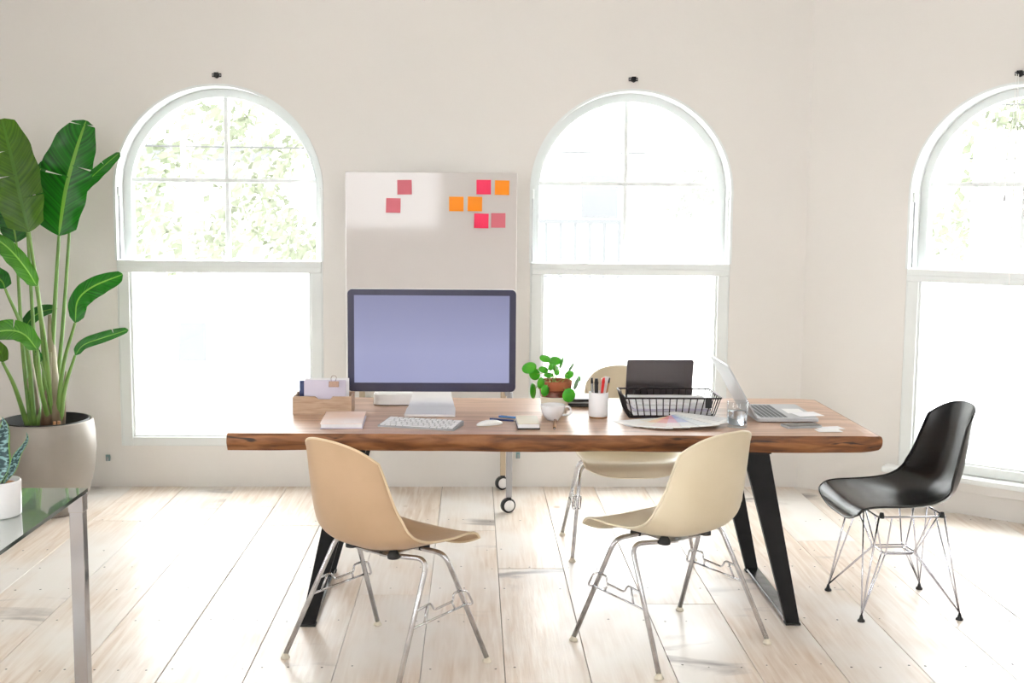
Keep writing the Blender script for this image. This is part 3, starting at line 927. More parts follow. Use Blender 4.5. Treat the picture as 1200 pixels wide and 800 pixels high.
# frame behind the board and four posts
for s in (-1, 1):
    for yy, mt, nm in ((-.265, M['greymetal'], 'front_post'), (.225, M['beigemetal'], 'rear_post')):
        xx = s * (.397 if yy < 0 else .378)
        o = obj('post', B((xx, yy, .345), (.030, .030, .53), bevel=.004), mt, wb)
        c = obj('caster', L([(0, -.015), (.031, -.015), (.037, -.011), (.037, .011), (.031, .015), (0, .015)], n=28), M['blackplastic'], wb)
        c.location = (xx - .004, yy, .0375); c.rotation_euler = (PI / 2, 0, math.radians(24))
        for e in (-1, 1):
            k = obj('hub_cap', L([(0, 0), (.028, 0), (.026, .003), (0, .005)], n=28), M['whiteplastic'], c)
            k.location = (0, 0, e * .015); k.rotation_euler = (0 if e > 0 else PI, 0, 0)
        k = obj('caster_fork', B((xx, yy, .070), (.026, .022, .020), bevel=.003), M['blackplastic'], wb)
    obj('side_rail', B((s * .387, -.02, .605), (.028, .52, .028), bevel=.004), M['greymetal'], wb)
obj('cross_rail', B((0, .03, .618), (.76, .03, .03), bevel=.004), M['greymetal'], wb)
for s in (-1, 1):
    obj('hinge', B((s * .30, .020, .645), (.05, .03, .05), bevel=.004), M['blackplastic'], wb)

def note(x, z, m, label, tilt, curl, w_=.0735):
    bm = bmesh.new()
    n_ = 8
    vs = []
    for k in range(n_ + 1):
        t = k / n_
        y = -.0008 - curl * max(0, t - .25) ** 2
        vs.append([bm.verts.new((sx * w_ / 2, y + (0 if sx > 0 else -curl * .25 * t ** 3), w_ / 2 - t * w_)) for sx in (-1, 0, 1)])
    for k in range(n_):
        for j in range(2): bm.faces.new((vs[k][j], vs[k + 1][j], vs[k + 1][j + 1], vs[k][j + 1]))
    r = bmesh.ops.extrude_face_region(bm, geom=bm.faces[:])
    for v in [g for g in r['geom'] if isinstance(g, bmesh.types.BMVert)]: v.co.y -= .0004
    bmesh.ops.recalc_face_normals(bm, faces=bm.faces)
    o = obj('sticky_note', bm, m, smooth=False)
    o.location = (x, 6.0278, z); o.rotation_euler = (0, math.radians(tilt), 0)
    tag(o, label, 'note', 'sticky notes on the whiteboard')
note(-.354, 1.616, M['dustypink'], 'dusty pink sticky note, upper of the two at the left of the board', -1, .010)
note(-.411, 1.524, M['dustypink'], 'dusty pink sticky note, lower of the two at the left of the board', 1, .010)
note(.046, 1.620, M['hotpink'], 'hot pink sticky note in the top row of the right cluster', 0, .012)
note(.139, 1.618, M['orange'], 'orange sticky note at the top right corner of the board', 1, .030)
note(-.092, 1.534, M['orange'], 'orange sticky note, left of the pair in the middle row', 0, .010)
note(.002, 1.535, M['orange'], 'orange sticky note, right of the pair in the middle row', 1, .026)
note(.035, 1.450, M['hotpink'], 'hot pink sticky note in the bottom row of the right cluster', 1, .030)
note(.121, 1.453, M['dustypink'], 'dusty pink sticky note at the bottom of the right cluster', 0, .012)

# ------------------------------------------------------------------ things on the desk
def on_desk(name, x, y, rz, label, cat, group=None):
    return empty(name, (x, y, TZ + .0005), rz, label, cat, group)

# monitor
mo = on_desk('monitor', -.167, 4.60, 0, 'large desktop monitor with lavender screen on an aluminium stand', 'monitor')
mz = .268; my = .09; mw, mh = .672, .412
bm = bmesh.new(); prism(bm, rrect(mw, mh, .020, 6, 0, mz), 'y', my, my + .022)
obj('casing', bm, M['alu'], mo, angle=30)
bm = bmesh.new(); prism(bm, rrect(mw - .002, mh - .002, .019, 6, 0, mz), 'y', my - .005, my)
obj('bezel', bm, M['bezel'], mo, angle=30)
obj('screen', B((0, my - .0058, mz + .006), (.618, .0012, .350)), M['screen'], mo)
bm = bmesh.new()
# bent aluminium foot: neck falls from the back and sweeps forward into the foot plate
prof = round_path([V((0, .135, .20)), V((0, .10, .070)), V((0, .045, .006)), V((0, -.145, .006))], .05, 8)
ws = []
prev = None
for i, p in enumerate(prof):
    t = i / (len(prof) - 1)
    w_ = .071 + .012 * min(1, t * 1.6) + (.014 * max(0, t - .5) / .5)
    d = (prof[min(i + 1, len(prof) - 1)] - prof[max(i - 1, 0)]).normalized(); n_ = V((0, -d.z, d.y)) * .0045
    row = [bm.verts.new(q) for q in (V((-w_, p.y, p.z)) + n_, V((w_, p.y, p.z)) + n_, V((w_, p.y, p.z)) - n_, V((-w_, p.y, p.z)) - n_)]
    if prev:
        for k in range(4): bm.faces.new((prev[k], row[k], row[(k + 1) % 4], prev[(k + 1) % 4]))
    else: bm.faces.new(row)
    prev = row
bm.faces.new(prev[::-1])
bmesh.ops.recalc_face_normals(bm, faces=bm.faces)
obj('stand', bm, M['alu'], mo, angle=35)

# mini computer
mc = on_desk('mini_computer', -.308, 4.815, math.radians(1), 'low white box computer behind the monitor stand', 'computer')
bm = bmesh.new(); prism(bm, rrect(.196, .196, .030, 6), 'z', .004, .050)
bmesh.ops.bevel(bm, geom=[e for e in bm.edges if abs(e.verts[0].co.z - .05) < 1e-4 and abs(e.verts[1].co.z - .05) < 1e-4], offset=.006, segments=3, affect='EDGES')
obj('casing', bm, M['whiteplastic'], mc, angle=40)
bm = bmesh.new(); prism(bm, rrect(.172, .172, .028, 6), 'z', 0, .004)
obj('base', bm, M['blackplastic'], mc)

# keyboard (turned slightly clockwise)
kb = on_desk('keyboard', -.192, 4.268, math.radians(-17), 'slim white keyboard in front of the monitor', 'keyboard')
kw, kd = .290, .122
bm = bmesh.new(); prism(bm, [(-kd / 2, 0), (kd / 2, 0), (kd / 2, .017), (-kd / 2, .006)], 'x', -kw / 2, kw / 2)
obj('body', bm, mat('grey_keyboard_tray', (.36, .37, .39), .4, .5), kb)
def key_row(root, x0, x1, y, z, n_, depth, m, tiltz=0.0):
    pass
def keys(root, kw, kd, z_front, slope, m, rows, y0, pitch, kdp, first_n=13, name='key', hgt=.003):
    me_cache = {}
    for r_ in range(rows):
        y = y0 + r_ * pitch
        if r_ == 0: ws_ = [1, 1, 1, 1.25, 5, 1.25, 1, 1, 1]
        elif r_ % 2: ws_ = [1.6] + [1] * 10 + [1.6]
        else: ws_ = [1.3] + [1] * 11 + [1]
        tot = sum(ws_); un = kw / tot; x = -kw / 2
        for w_ in ws_:
            key = round(w_, 2)
            if key not in me_cache:
                bm = B((0, 0, 0), (un * w_ - .0042, kdp, hgt), bevel=.0006, seg=1)
                me = bpy.data.meshes.new(name); bm.to_mesh(me); bm.free(); me.materials.append(m); me_cache[key] = me
            o = bpy.data.objects.new(name, me_cache[key]); COL.objects.link(o); o.parent = root
            o.location = (x + un * w_ / 2, y, z_front + slope * (y - y0) + hgt / 2)
            o.rotation_euler = (math.atan(slope), 0, 0)
            x += un * w_
keys(kb, kw - .008, kd, .0072, .0902, M['keycap'], 6, -kd / 2 + .013, .0192, .0150)

# pale cover book / notepad
nbk = on_desk('notepad', -.480, 4.330, math.radians(2), 'closed pale pink notebook lying before the wooden organiser', 'notebook')
obj('pages', B((0, 0, .011), (.146, .248, .013), bevel=.001), M['paper'], nbk)
M['peach'] = noisy(mat('peach_cover', (.86, .66, .56), .4), (.84, .58, .46), (.88, .80, .78), 3)
obj('cover', B((0, 0, .0195), (.152, .256, .003), bevel=.001), M['peach'], nbk)
obj('back_cover', B((0, 0, .0020), (.152, .256, .003), bevel=.001), M['lavender'], nbk)

# wooden organiser with papers
ob = on_desk('desk_organiser', -.582, 4.505, 0, 'pale wooden desk organiser box with a notched front', 'organiser')
w2, d2, h2 = .226, .115, .070
bm = bmesh.new()
prism(bm, [(-w2 / 2, 0), (w2 / 2, 0), (w2 / 2, h2), (.040, h2), (.030, h2 - .011), (-.014, h2 - .011), (-.028, h2), (-w2 / 2, h2)], 'y', 0, .008)
obj('front_panel', bm, M['boxwood'], ob)
obj('back_panel', B((0, d2 - .004, h2 / 2 + .002), (w2, .008, h2 + .004), bevel=.001), M['boxwood'], ob)
for s in (-1, 1):
    obj('side_panel', B((s * (w2 / 2 - .004), d2 / 2, h2 / 2), (.008, d2 - .016, h2), bevel=.001), M['boxwood'], ob)
obj('bottom_panel', B((0, d2 / 2, .004), (w2 - .016, d2 - .016, .008)), M['boxwood'], ob)
def card(name, x, y, z0, wd, hg, th, tilt, m, label, cat, group=None, rz=0):
    o = obj(name, B((0, 0, hg / 2), (wd, th, hg), bevel=min(.001, th * .3), seg=1), m)
    o.location = (x, y, TZ + z0); o.rotation_euler = (math.radians(tilt), 0, rz)
    tag(o, label, cat, group)
    return o
PGR = 'papers standing in the wooden organiser'
card('notebook', -.5945, 4.575, .010, .170, .112, .010, -5, M['navy'], 'navy blue notebook standing at the back of the wooden organiser', 'notebook')
card('document', -.577, 4.548, .010, .162, .118, .0016, -4, M['lavender'], 'lavender sheet held by a binder clip in the wooden organiser', 'paper', PGR)
card('document', -.571, 4.560, .010, .172, .124, .0016, -5, M['paper'], 'white sheet standing behind the lavender one in the organiser', 'paper', PGR)
cl = empty('binder_clip', (-.541, 4.5405, TZ + .121), 0, 'rose metal binder clip gripping the lavender sheet', 'clip')
bm = bmesh.new(); prism(bm, [(-.010, -.017), (.010, -.017), (.002, .004), (-.002, .004)], 'x', -.019, .019)
obj('clamp', bm, M['brass'], cl)
obj('wire_handle', T(round_path([V((-.010, 0, .002)), V((-.011, 0, .018)), V((-.006, 0, .026)), V((.006, 0, .026)), V((.011, 0, .018)), V((.004, 0, .002))], .008, 4), .0009, n=6), M['brass'], cl)

# mouse
bm = bmesh.new()
bmesh.ops.create_uvsphere(bm, u_segments=28, v_segments=16, radius=1)
for v in bm.verts:
    v.co = V((v.co.x * .028, v.co.y * .054, max(0, v.co.z) * .017 + (.0 if v.co.z <= 0 else 0)))
mp_ = obj('mouse', bm, M['whiteplastic'], smooth=True); mp_.location = (.060, 4.300, TZ + .001); mp_.rotation_euler = (0, 0, math.radians(-62))
tag(mp_, 'white computer mouse on the desk right of the keyboard', 'mouse')

def pen(x, y, rz, ln, r, m1, m2, label, z=None, name='pen', group='pens lying on the desk'):
    o = on_desk(name, x, y, rz, label, 'pen', group)
    o.location.z = TZ + r + .0005
    obj('barrel', T([(-ln / 2, 0, 0), (ln * .25, 0, 0), (ln * .42, 0, 0)], [r, r, r * .9], n=10), m1, o)
    obj('tip', T([(ln * .42, 0, 0), (ln * .5, 0, -.4 * r)], [r * .8, r * .2], n=10), m2, o)
    obj('pocket_clip', B((-ln * .3, 0, r * 1.1), (ln * .24, .003, .0015)), M['chrome'], o)
pen(.110, 4.378, math.radians(-25), .105, .0040, M['navy'], M['chrome'], 'dark navy pen lying between the mouse and the small notebook')
pen(.146, 4.435, math.radians(-22), .105, .0040, M['bluepen'], M['chrome'], 'blue pen lying just behind the dark navy pen')
pen(.299, 4.272, math.radians(-95), .17, .0060, M['pencilwood'], M['chrome'], 'short brown pen pointing forward from under the coffee cup')
# small notebook
sn = on_desk('pocket_notebook', .199, 4.285, math.radians(1), 'small thick cream notepad left of the coffee cup', 'notebook')
obj('pages', B((0, 0, .013), (.078, .166, .015), bevel=.001), M['paper'], sn)
obj('cover', B((0, 0, .0215), (.080, .170, .002), bevel=.0006), M['creamglaze'], sn)
obj('back_cover', B((0, 0, .0030), (.082, .172, .005), bevel=.001), M['blackplastic'], sn)
# cup
cu = on_desk('coffee_cup', .300, 4.400, 0, 'white coffee cup in front of the potted plant', 'cup')
obj('bowl', L([(0, .004), (.020, .004), (.021, 0), (.023, .001), (.024, .005), (.036, .018), (.044, .038), (.047, .056), (.0475, .060), (.0445, .060), (.041, .040), (.033, .020), (.020, .009), (0, .008)], n=40), M['ceramic'], cu)
obj('coffee', L([(0, .046), (.0425, .046)], n=32), M['coffee'], cu)
hd = obj('handle', T(catmull([(.040, -.006, .050), (.058, -.010, .053), (.068, -.012, .040), (.060, -.010, .024), (.034, -.006, .020)], 6), [.0042] * 25, n=8), M['ceramic'], cu)

# terracotta pot with round-leaved plant
pt = on_desk('potted_plant', .318, 4.560, 0, 'small round-leaved plant in a terracotta and cream pot', 'plant')
obj('pot', L([(0, 0), (.046, 0), (.048, .003), (.058, .066), (.058, .068), (0, .068)], n=44), M['creamglaze'], pt)
obj('glazed_band', L([(.0575, .066), (.0605, .094), (.056, .094), (.056, .066)], n=44), M['terradark'], pt)
obj('pot_rim', L([(.0605, .094), (.0645, .096), (.067, .126), (.066, .130), (.061, .130), (.058, .112), (0, .112)], n=44), M['terra'], pt)
obj('soil', L([(0, .116), (.030, .117), (.0585, .113)], n=28), M['soil'], pt)
PILEA = [
    ((0.215, 4.529, 0.897), 0.0254, 0.0159, 20),
    ((0.238, 4.554, 0.868), 0.0202, 0.0176, -35),
    ((0.278, 4.54, 0.932), 0.0202, 0.0106, -12),
    ((0.316, 4.558, 0.921), 0.0234, 0.0128, 5),
    ((0.343, 4.56, 0.912), 0.0048, 0.0203, -15),
    ((0.27, 4.515, 0.892), 0.0169, 0.0095, -10),
    ((0.297, 4.511, 0.901), 0.0095, 0.0111, 0),
    ((0.322, 4.577, 0.886), 0.0096, 0.0193, 35),
    ((0.323, 4.531, 0.878), 0.0095, 0.0085, 0),
    ((0.29, 4.529, 0.869), 0.0169, 0.0048, 0),
    ((0.383, 4.59, 0.89), 0.0064, 0.0193, -30),
    ((0.372, 4.548, 0.867), 0.0175, 0.0106, 35),
    ((0.414, 4.577, 0.848), 0.0064, 0.0096, 10),
    ((0.394, 4.47, 0.844), 0.0094, 0.0219, -15),
    ((0.258, 4.47, 0.846), 0.0131, 0.0188, 0),
    ((0.274, 4.47, 0.817), 0.0146, 0.0193, 0),
    ((0.228, 4.47, 0.816), 0.0110, 0.0261, 5),
    ((0.366, 4.47, 0.799), 0.0225, 0.0235, 0),
]
def disc_leaf(c, rx, rz_, tilt, dish):
    bm = bmesh.new()
    n_ = 20
    # a round, slightly dished blade turned so that it shows rx wide and rz_ high
    big = max(rx, rz_)
    if rx < rz_:
        yaw = math.acos(min(1, rx / big)); pitch = 0
    else:
        yaw = 0; pitch = math.acos(min(1, rz_ / big))
    R_ = Matrix.Rotation(math.radians(-tilt), 3, 'Y') @ Matrix.Rotation(-pitch, 3, 'X') @ Matrix.Rotation(yaw, 3, 'Z')
    rings = []
    for q in (0, .45, .8, 1):
        if q == 0: rings.append([bm.verts.new(R_ @ V((0, dish * .25 * big, 0)) + V(c))]); continue
        rings.append([bm.verts.new(R_ @ V((q * big * math.cos(2 * PI * k / n_), dish * big * (.25 - .25 * q * q * q) * 1.0, q * big * 1.02 * math.sin(2 * PI * k / n_))) + V(c)) for k in range(n_)])
    for k in range(n_): bm.faces.new((rings[0][0], rings[1][k], rings[1][(k + 1) % n_]))
    for a, b_ in zip(rings[1:], rings[2:]):
        for k in range(n_): bm.faces.new((a[k], b_[k], b_[(k + 1) % n_], a[(k + 1) % n_]))
    r = bmesh.ops.extrude_face_region(bm, geom=bm.faces[:])
    off = R_ @ V((0, .0008, 0))
    for v in [g for g in r['geom'] if isinstance(g, bmesh.types.BMVert)]: v.co += off
    bmesh.ops.recalc_face_normals(bm, faces=bm.faces)
    return bm, R_
base_p = V((.318, 4.560, TZ))
for i, (c, rx, rz_, tl) in enumerate(PILEA):
    cc = V(c) - base_p
    bm, R_ = disc_leaf(cc, max(rx * 1.15, .008), max(rz_ * 1.15, .008), tl, -.5)
    lf = obj('leaf', bm, M['pileapale'] if i in (10, 13) else M['pilea'], pt, smooth=True)
    root_ = V((random.uniform(-.02, .02), random.uniform(-.02, .02), .112))
    mid_ = (root_ + cc) / 2 + V((0, 0, .022))
    obj('leaf_stalk', T(catmull([root_, mid_, cc + V((0, .002, 0))], 6), .0013, n=5), M['stem'], lf)

# dark flat case behind the pen cup
dk = on_desk('tablet_case', .432, 4.775, 0, 'flat black case lying behind the white pen cup', 'case')
obj('lower_shell', B((0, 0, .008), (.13, .16, .014), bevel=.004), M['blackplastic'], dk)
obj('silver_band', B((0, 0, .018), (.128, .158, .006), bevel=.002), M['silverlap'], dk)
obj('upper_shell', B((0, 0, .027), (.13, .16, .012), bevel=.004), M['blackplastic'], dk)

# pen cup with its contents
PCX, PCY = .479, 4.463
pc = on_desk('pen_cup', PCX, PCY, 0, 'white ceramic pen cup full of pens', 'cup')
obj('cup_body', L([(0, .006), (.036, .006), (.037, .008), (.0375, .097), (.0365, .099), (.034, .098), (.033, .012), (0, .010)], n=40), M['matteceramic'], pc)
obj('cork_foot', L([(0, 0), (.035, 0), (.036, .006), (0, .006)], n=32), M['pencilwood'], pc)
def stick(name, dx, dy, ln, r, lean, az, m, m2, label, cat='pen', flat=False):
    o = empty(name, (PCX + dx, PCY + dy, TZ + .0145), az, label, cat, 'pens and pencils in the white cup')
    d = V((math.sin(math.radians(lean)), 0, math.cos(math.radians(lean))))
    if flat:
        R_ = Matrix.Rotation(math.radians(lean), 3, 'Y')
        obj('blade', B(R_ @ V((0, 0, ln / 2)), (.020, .003, ln), rot=R_, bevel=.0008, seg=1), m, o)
    else:
        obj('barrel', T([(0, 0, 0), d * (ln * .88)], r, n=8), m, o)
        obj('cap', T([d * (ln * .86), d * ln], [r * 1.15, r * .8], n=8), m2, o)
stick('pen', -.020, -.008, .140, .0045, 3, PI, M['chrome'], M['blackplastic'], 'silver pen at the left side of the white pen cup')
stick('marker', -.008, -.012, .138, .0075, 1, PI, M['blackplastic'], M['blackplastic'], 'thick black marker in the white pen cup')
stick('pen', .001, .012, .136, .0040, 6, 0, M['whiteplastic'], M['whiteplastic'], 'white pen in the middle of the pen cup')
stick('marker', .004, -.008, .142, .0058, 6, 0, M['red'], M['red'], 'red marker in the white pen cup')
stick('ruler', .010, .000, .146, .004, 9, 0, M['white_strip'], M['paper'], 'flat white ruler standing in the pen cup', 'ruler', True)
stick('pencil', .016, -.010, .143, .0034, 10, 0, M['pencilwood'], M['blackplastic'], 'brown pencil at the right side of the white pen cup')

# wire basket
WBX, WBY = .763, 4.555
wk = on_desk('wire_basket', WBX, WBY, 0, 'black wire letter basket full of papers', 'basket')
bw, bd, bh = .330, .215, .080        # bottom size, height; rim is wider
rw, rd = .372, .255
def ring(bm, w_, d_, z, r): tube(bm, round_path([V((-w_ / 2, -d_ / 2, z)), V((w_ / 2, -d_ / 2, z)), V((w_ / 2, d_ / 2, z)), V((-w_ / 2, d_ / 2, z)), V((-w_ / 2, -d_ / 2 + .001, z))], .012, 4), r, n=6)
bm = bmesh.new(); ring(bm, rw, rd, bh, .0036); obj('rim', bm, M['wirebasket'], wk)
bm = bmesh.new(); ring(bm, bw, bd, .003, .0030); obj('base_ring', bm, M['wirebasket'], wk)
NW = 14
for k in range(NW):
    t = -1 + 2 * (k + .5) / NW
    obj('cross_wire', T(round_path([V((t * rw / 2, -rd / 2, bh)), V((t * bw / 2, -bd / 2, .003)), V((t * bw / 2, bd / 2, .003)), V((t * rw / 2, rd / 2, bh))], .006, 2), .0023, n=5), M['wirebasket'], wk)
for k in range(7):
    t = -1 + 2 * (k + .5) / 7
    obj('long_wire', T(round_path([V((-rw / 2, t * rd / 2, bh)), V((-bw / 2, t * bd / 2, .005)), V((bw / 2, t * bd / 2, .005)), V((rw / 2, t * rd / 2, bh))], .006, 2), .0023, n=5), M['wirebasket'], wk)
bm = bmesh.new(); box(bm, (.136, -rd / 2 + .003, .060), (.026, .003, .036), bevel=.001)
obj('label_holder', bm, M['blackplastic'], wk)
g2 = 'papers stacked in the wire basket'
for i, (z, rz_, m, lab) in enumerate(((.006, 1, 'paper', 'bottom white papers in the wire basket'), (.022, -2, 'lavender', 'lavender folder in the middle of the basket papers'), (.0315, 2, 'paper', 'white papers above the lavender folder in the basket'), (.047, -1, 'paper', 'uppermost loose white papers in the wire basket'))):
    h_ = (.013, .007, .013, .008)[i]
    bm = bmesh.new()
    k_ = 10
    poly = [(-.150 + .30 * a / k_, .0008 * math.sin(a * .9 + i)) for a in range(k_ + 1)]
    poly = [(a, b_) for a, b_ in poly] + [(a, b_ + h_) for a, b_ in reversed(poly)]
    prism(bm, poly, 'y', -.098, .098)
    o = obj('paper_stack', bm, M[m]); o.location = (WBX, WBY, TZ + z + .004); o.rotation_euler = (0, 0, math.radians(rz_))
    tag(o, lab, 'paper', g2)
M['redink'] = mat('red_ink', (.5, .08, .16), .6)

# fan of colour swatch sheets
def sheet_mat(name, cols):
    m = mat(name, (.85, .85, .86), .6)
    n, l, b = nodes(m)
    tc = n.new('ShaderNodeTexCoord'); sp = n.new('ShaderNodeSeparateXYZ'); l.new(tc.outputs['Generated'], sp.inputs[0])
    r = n.new('ShaderNodeValToRGB'); r.color_ramp.interpolation = 'CONSTANT'
    e = r.color_ramp.elements
    e[0].position = 0; e[0].color = (.96, .96, .96, 1); e[1].position = .92; e[1].color = (.96, .96, .96, 1)
    for k, c in enumerate(cols):
        x = r.color_ramp.elements.new(.12 + .8 * k / len(cols)); x.color = (*c, 1)
    l.new(sp.outputs['Y'], r.inputs['Fac']); l.new(r.outputs[0], b.inputs['Base Color'])
    return m
PIV = V((.765, 4.418, 0))
fcols = [[(.92, .92, .93), (.88, .88, .9)], [(.86, .84, .82), (.84, .80, .72), (.86, .86, .86)], [(.85, .50, .30), (.88, .66, .50), (.86, .82, .78)], [(.75, .30, .32), (.84, .50, .50), (.84, .74, .74)],
         [(.72, .38, .55), (.80, .56, .70), (.84, .78, .82)], [(.45, .52, .80), (.60, .66, .86), (.80, .82, .86)], [(.66, .74, .82), (.76, .80, .84)], [(.80, .82, .84), (.86, .86, .87)], [(.86, .86, .87), (.82, .82, .84)]]
for i, cs in enumerate(fcols):
    a = math.radians(-158 + i * 15.5)
    ln = (.235, .235, .235, .235, .225, .22, .23, .225, .215)[i]
    bm = bmesh.new()
    y_ = []
    pts = [(-.012, -.014), (ln, -.045), (ln + .004, 0), (ln, .045), (-.012, .014)]
    prism(bm, [(p[1], p[0]) for p in pts], 'z', 0, .0012)
    # corner sheets lift a little towards the pivot
    for v in bm.verts: v.co.z += max(0, .009 * (1 - max(0, v.co.y) / ln)) * (1 if i > 0 else .6)
    o = obj('swatch_card', bm, sheet_mat('swatch_print_%s' % 'abcdefghi'[i], cs))
    o.location = (PIV.x, PIV.y, TZ + .0012 + i * .0022); o.rotation_euler = (0, 0, a - PI / 2)
    tag(o, ('white outer card at the left end of the fanned colour cards', 'pale cream card second from the left in the colour fan', 'peach striped card in the left half of the colour fan', 'dusty red striped card in the colour fan',
            'pink striped card in the middle of the colour fan', 'blue striped card in the colour fan', 'pale blue card in the right half of the colour fan', 'pale grey card near the right end of the colour fan', 'white outer card at the right end of the fanned colour cards')[i], 'card', 'fanned colour cards on the desk')
o = obj('document', B((-.0, 0, .0005), (.20, .13, .0008)), M['paper']); o.location = (.640, 4.36, TZ + .0003); o.rotation_euler = (0, 0, math.radians(24))
tag(o, 'plain white sheet under the left side of the colour fan', 'paper')

# dark laptop facing the far chair: its lid back is towards us
dl = on_desk('laptop', .752, 4.735, PI, 'dark grey laptop with its lid back showing behind the wire basket', 'laptop')
bm = bmesh.new(); prism(bm, rrect(.268, .190, .012, 4, 0, -.100), 'z', .003, .014)
obj('base', bm, M['darklap'], dl, angle=40)
lid = bpy.data.objects.new('lid_pivot', None)
bm = bmesh.new(); prism(bm, rrect(.270, .188, .010, 4, 0, .094), 'y', -.003, .003)
ld = obj('lid', bm, M['darklap'], dl, angle=40); ld.location = (0, 0, .013); ld.rotation_euler = (math.radians(-14), 0, 0)
obj('display', B((0, -.0036, .096), (.25, .001, .165)), M['glassblack'], ld)
keys(dl, .225, .1, .0142, 0.0, M['keygrey'], 6, -.095, .0150, .013, hgt=.0012)
bpy.data.objects.remove(lid)

# silver laptop facing right
sl = on_desk('laptop', 1.072, 4.530, math.radians(90), 'silver laptop standing open at the right end of the desk', 'laptop')
# local: +y points to hinge side (world -x)
bm = bmesh.new(); prism(bm, rrect(.340, .235, .012, 4, 0, -.1175), 'z', .003, .015)
obj('base', bm, M['silverlap'], sl, angle=40)
bm = bmesh.new(); prism(bm, rrect(.340, .232, .010, 4, 0, .116), 'y', -.003, .003)
ld = obj('lid', bm, M['silverlap'], sl, angle=40); ld.location = (0, .002, .014); ld.rotation_euler = (math.radians(-30), 0, 0)
obj('display', B((0, -.0037, .118), (.318, .001, .205)), M['glassblack'], ld)
keys(sl, .285, .1, .0152, 0.0, M['keygrey'], 6, -.115, .0178, .0150, hgt=.0010)
obj('trackpad', B((0, -.182, .0153), (.105, .070, .0006)), M['alu'], sl)
o = obj('document', B((0, 0, 0), (.10, .095, .0010)), M['paper']); o.location = (1.285, 4.45, TZ + .0175); o.rotation_euler = (0, 0, math.radians(10))
tag(o, 'small white paper lying on the palm rest of the silver laptop', 'paper')

# water glass
GX, GY = .974, 4.272
wg = on_desk('water_glass', GX, GY, 0, 'clear glass half full of water beside the silver laptop', 'glass')
obj('tumbler', L([(0, 0), (.036, 0), (.0375, .002), (.0385, .094), (.0378, .0955), (.0368, .094), (.0357, .011), (.030, .009), (0, .009)], n=48), M['tumbler'], wg)
obj('water', L([(0, .0095), (.030, .0095), (.0354, .0115), (.0361, .058), (0, .058)], n=48), M['water'], wg)

# phone and cards
ph = on_desk('phone', 1.214, 4.275, math.radians(9), 'dark smartphone lying in front of the silver laptop', 'phone')
bm = bmesh.new(); prism(bm, rrect(.138, .070, .010, 4), 'z', 0, .008); obj('body', bm, M['silverlap'], ph)
bm = bmesh.new(); prism(bm, rrect(.134, .066, .009, 4), 'z', .008, .0086); obj('display', bm, M['glassblack'], ph)
for (x, y, w_, d_, r_, z, m, lab) in ((1.312, 4.245, .095, .055, 12, .0, 'paper', 'pale card lying behind the white card at the desk edge'), (1.290, 4.185, .088, .052, 3, .0016, 'whiteplastic', 'white card nearest the front edge of the desk')):
    o = obj('business_card', B((0, 0, .0008), (w_, d_, .0014)), M[m]); o.location = (x, y, TZ + z + .0004); o.rotation_euler = (0, 0, math.radians(r_))
    tag(o, lab, 'card', 'cards at the right end of the desk')

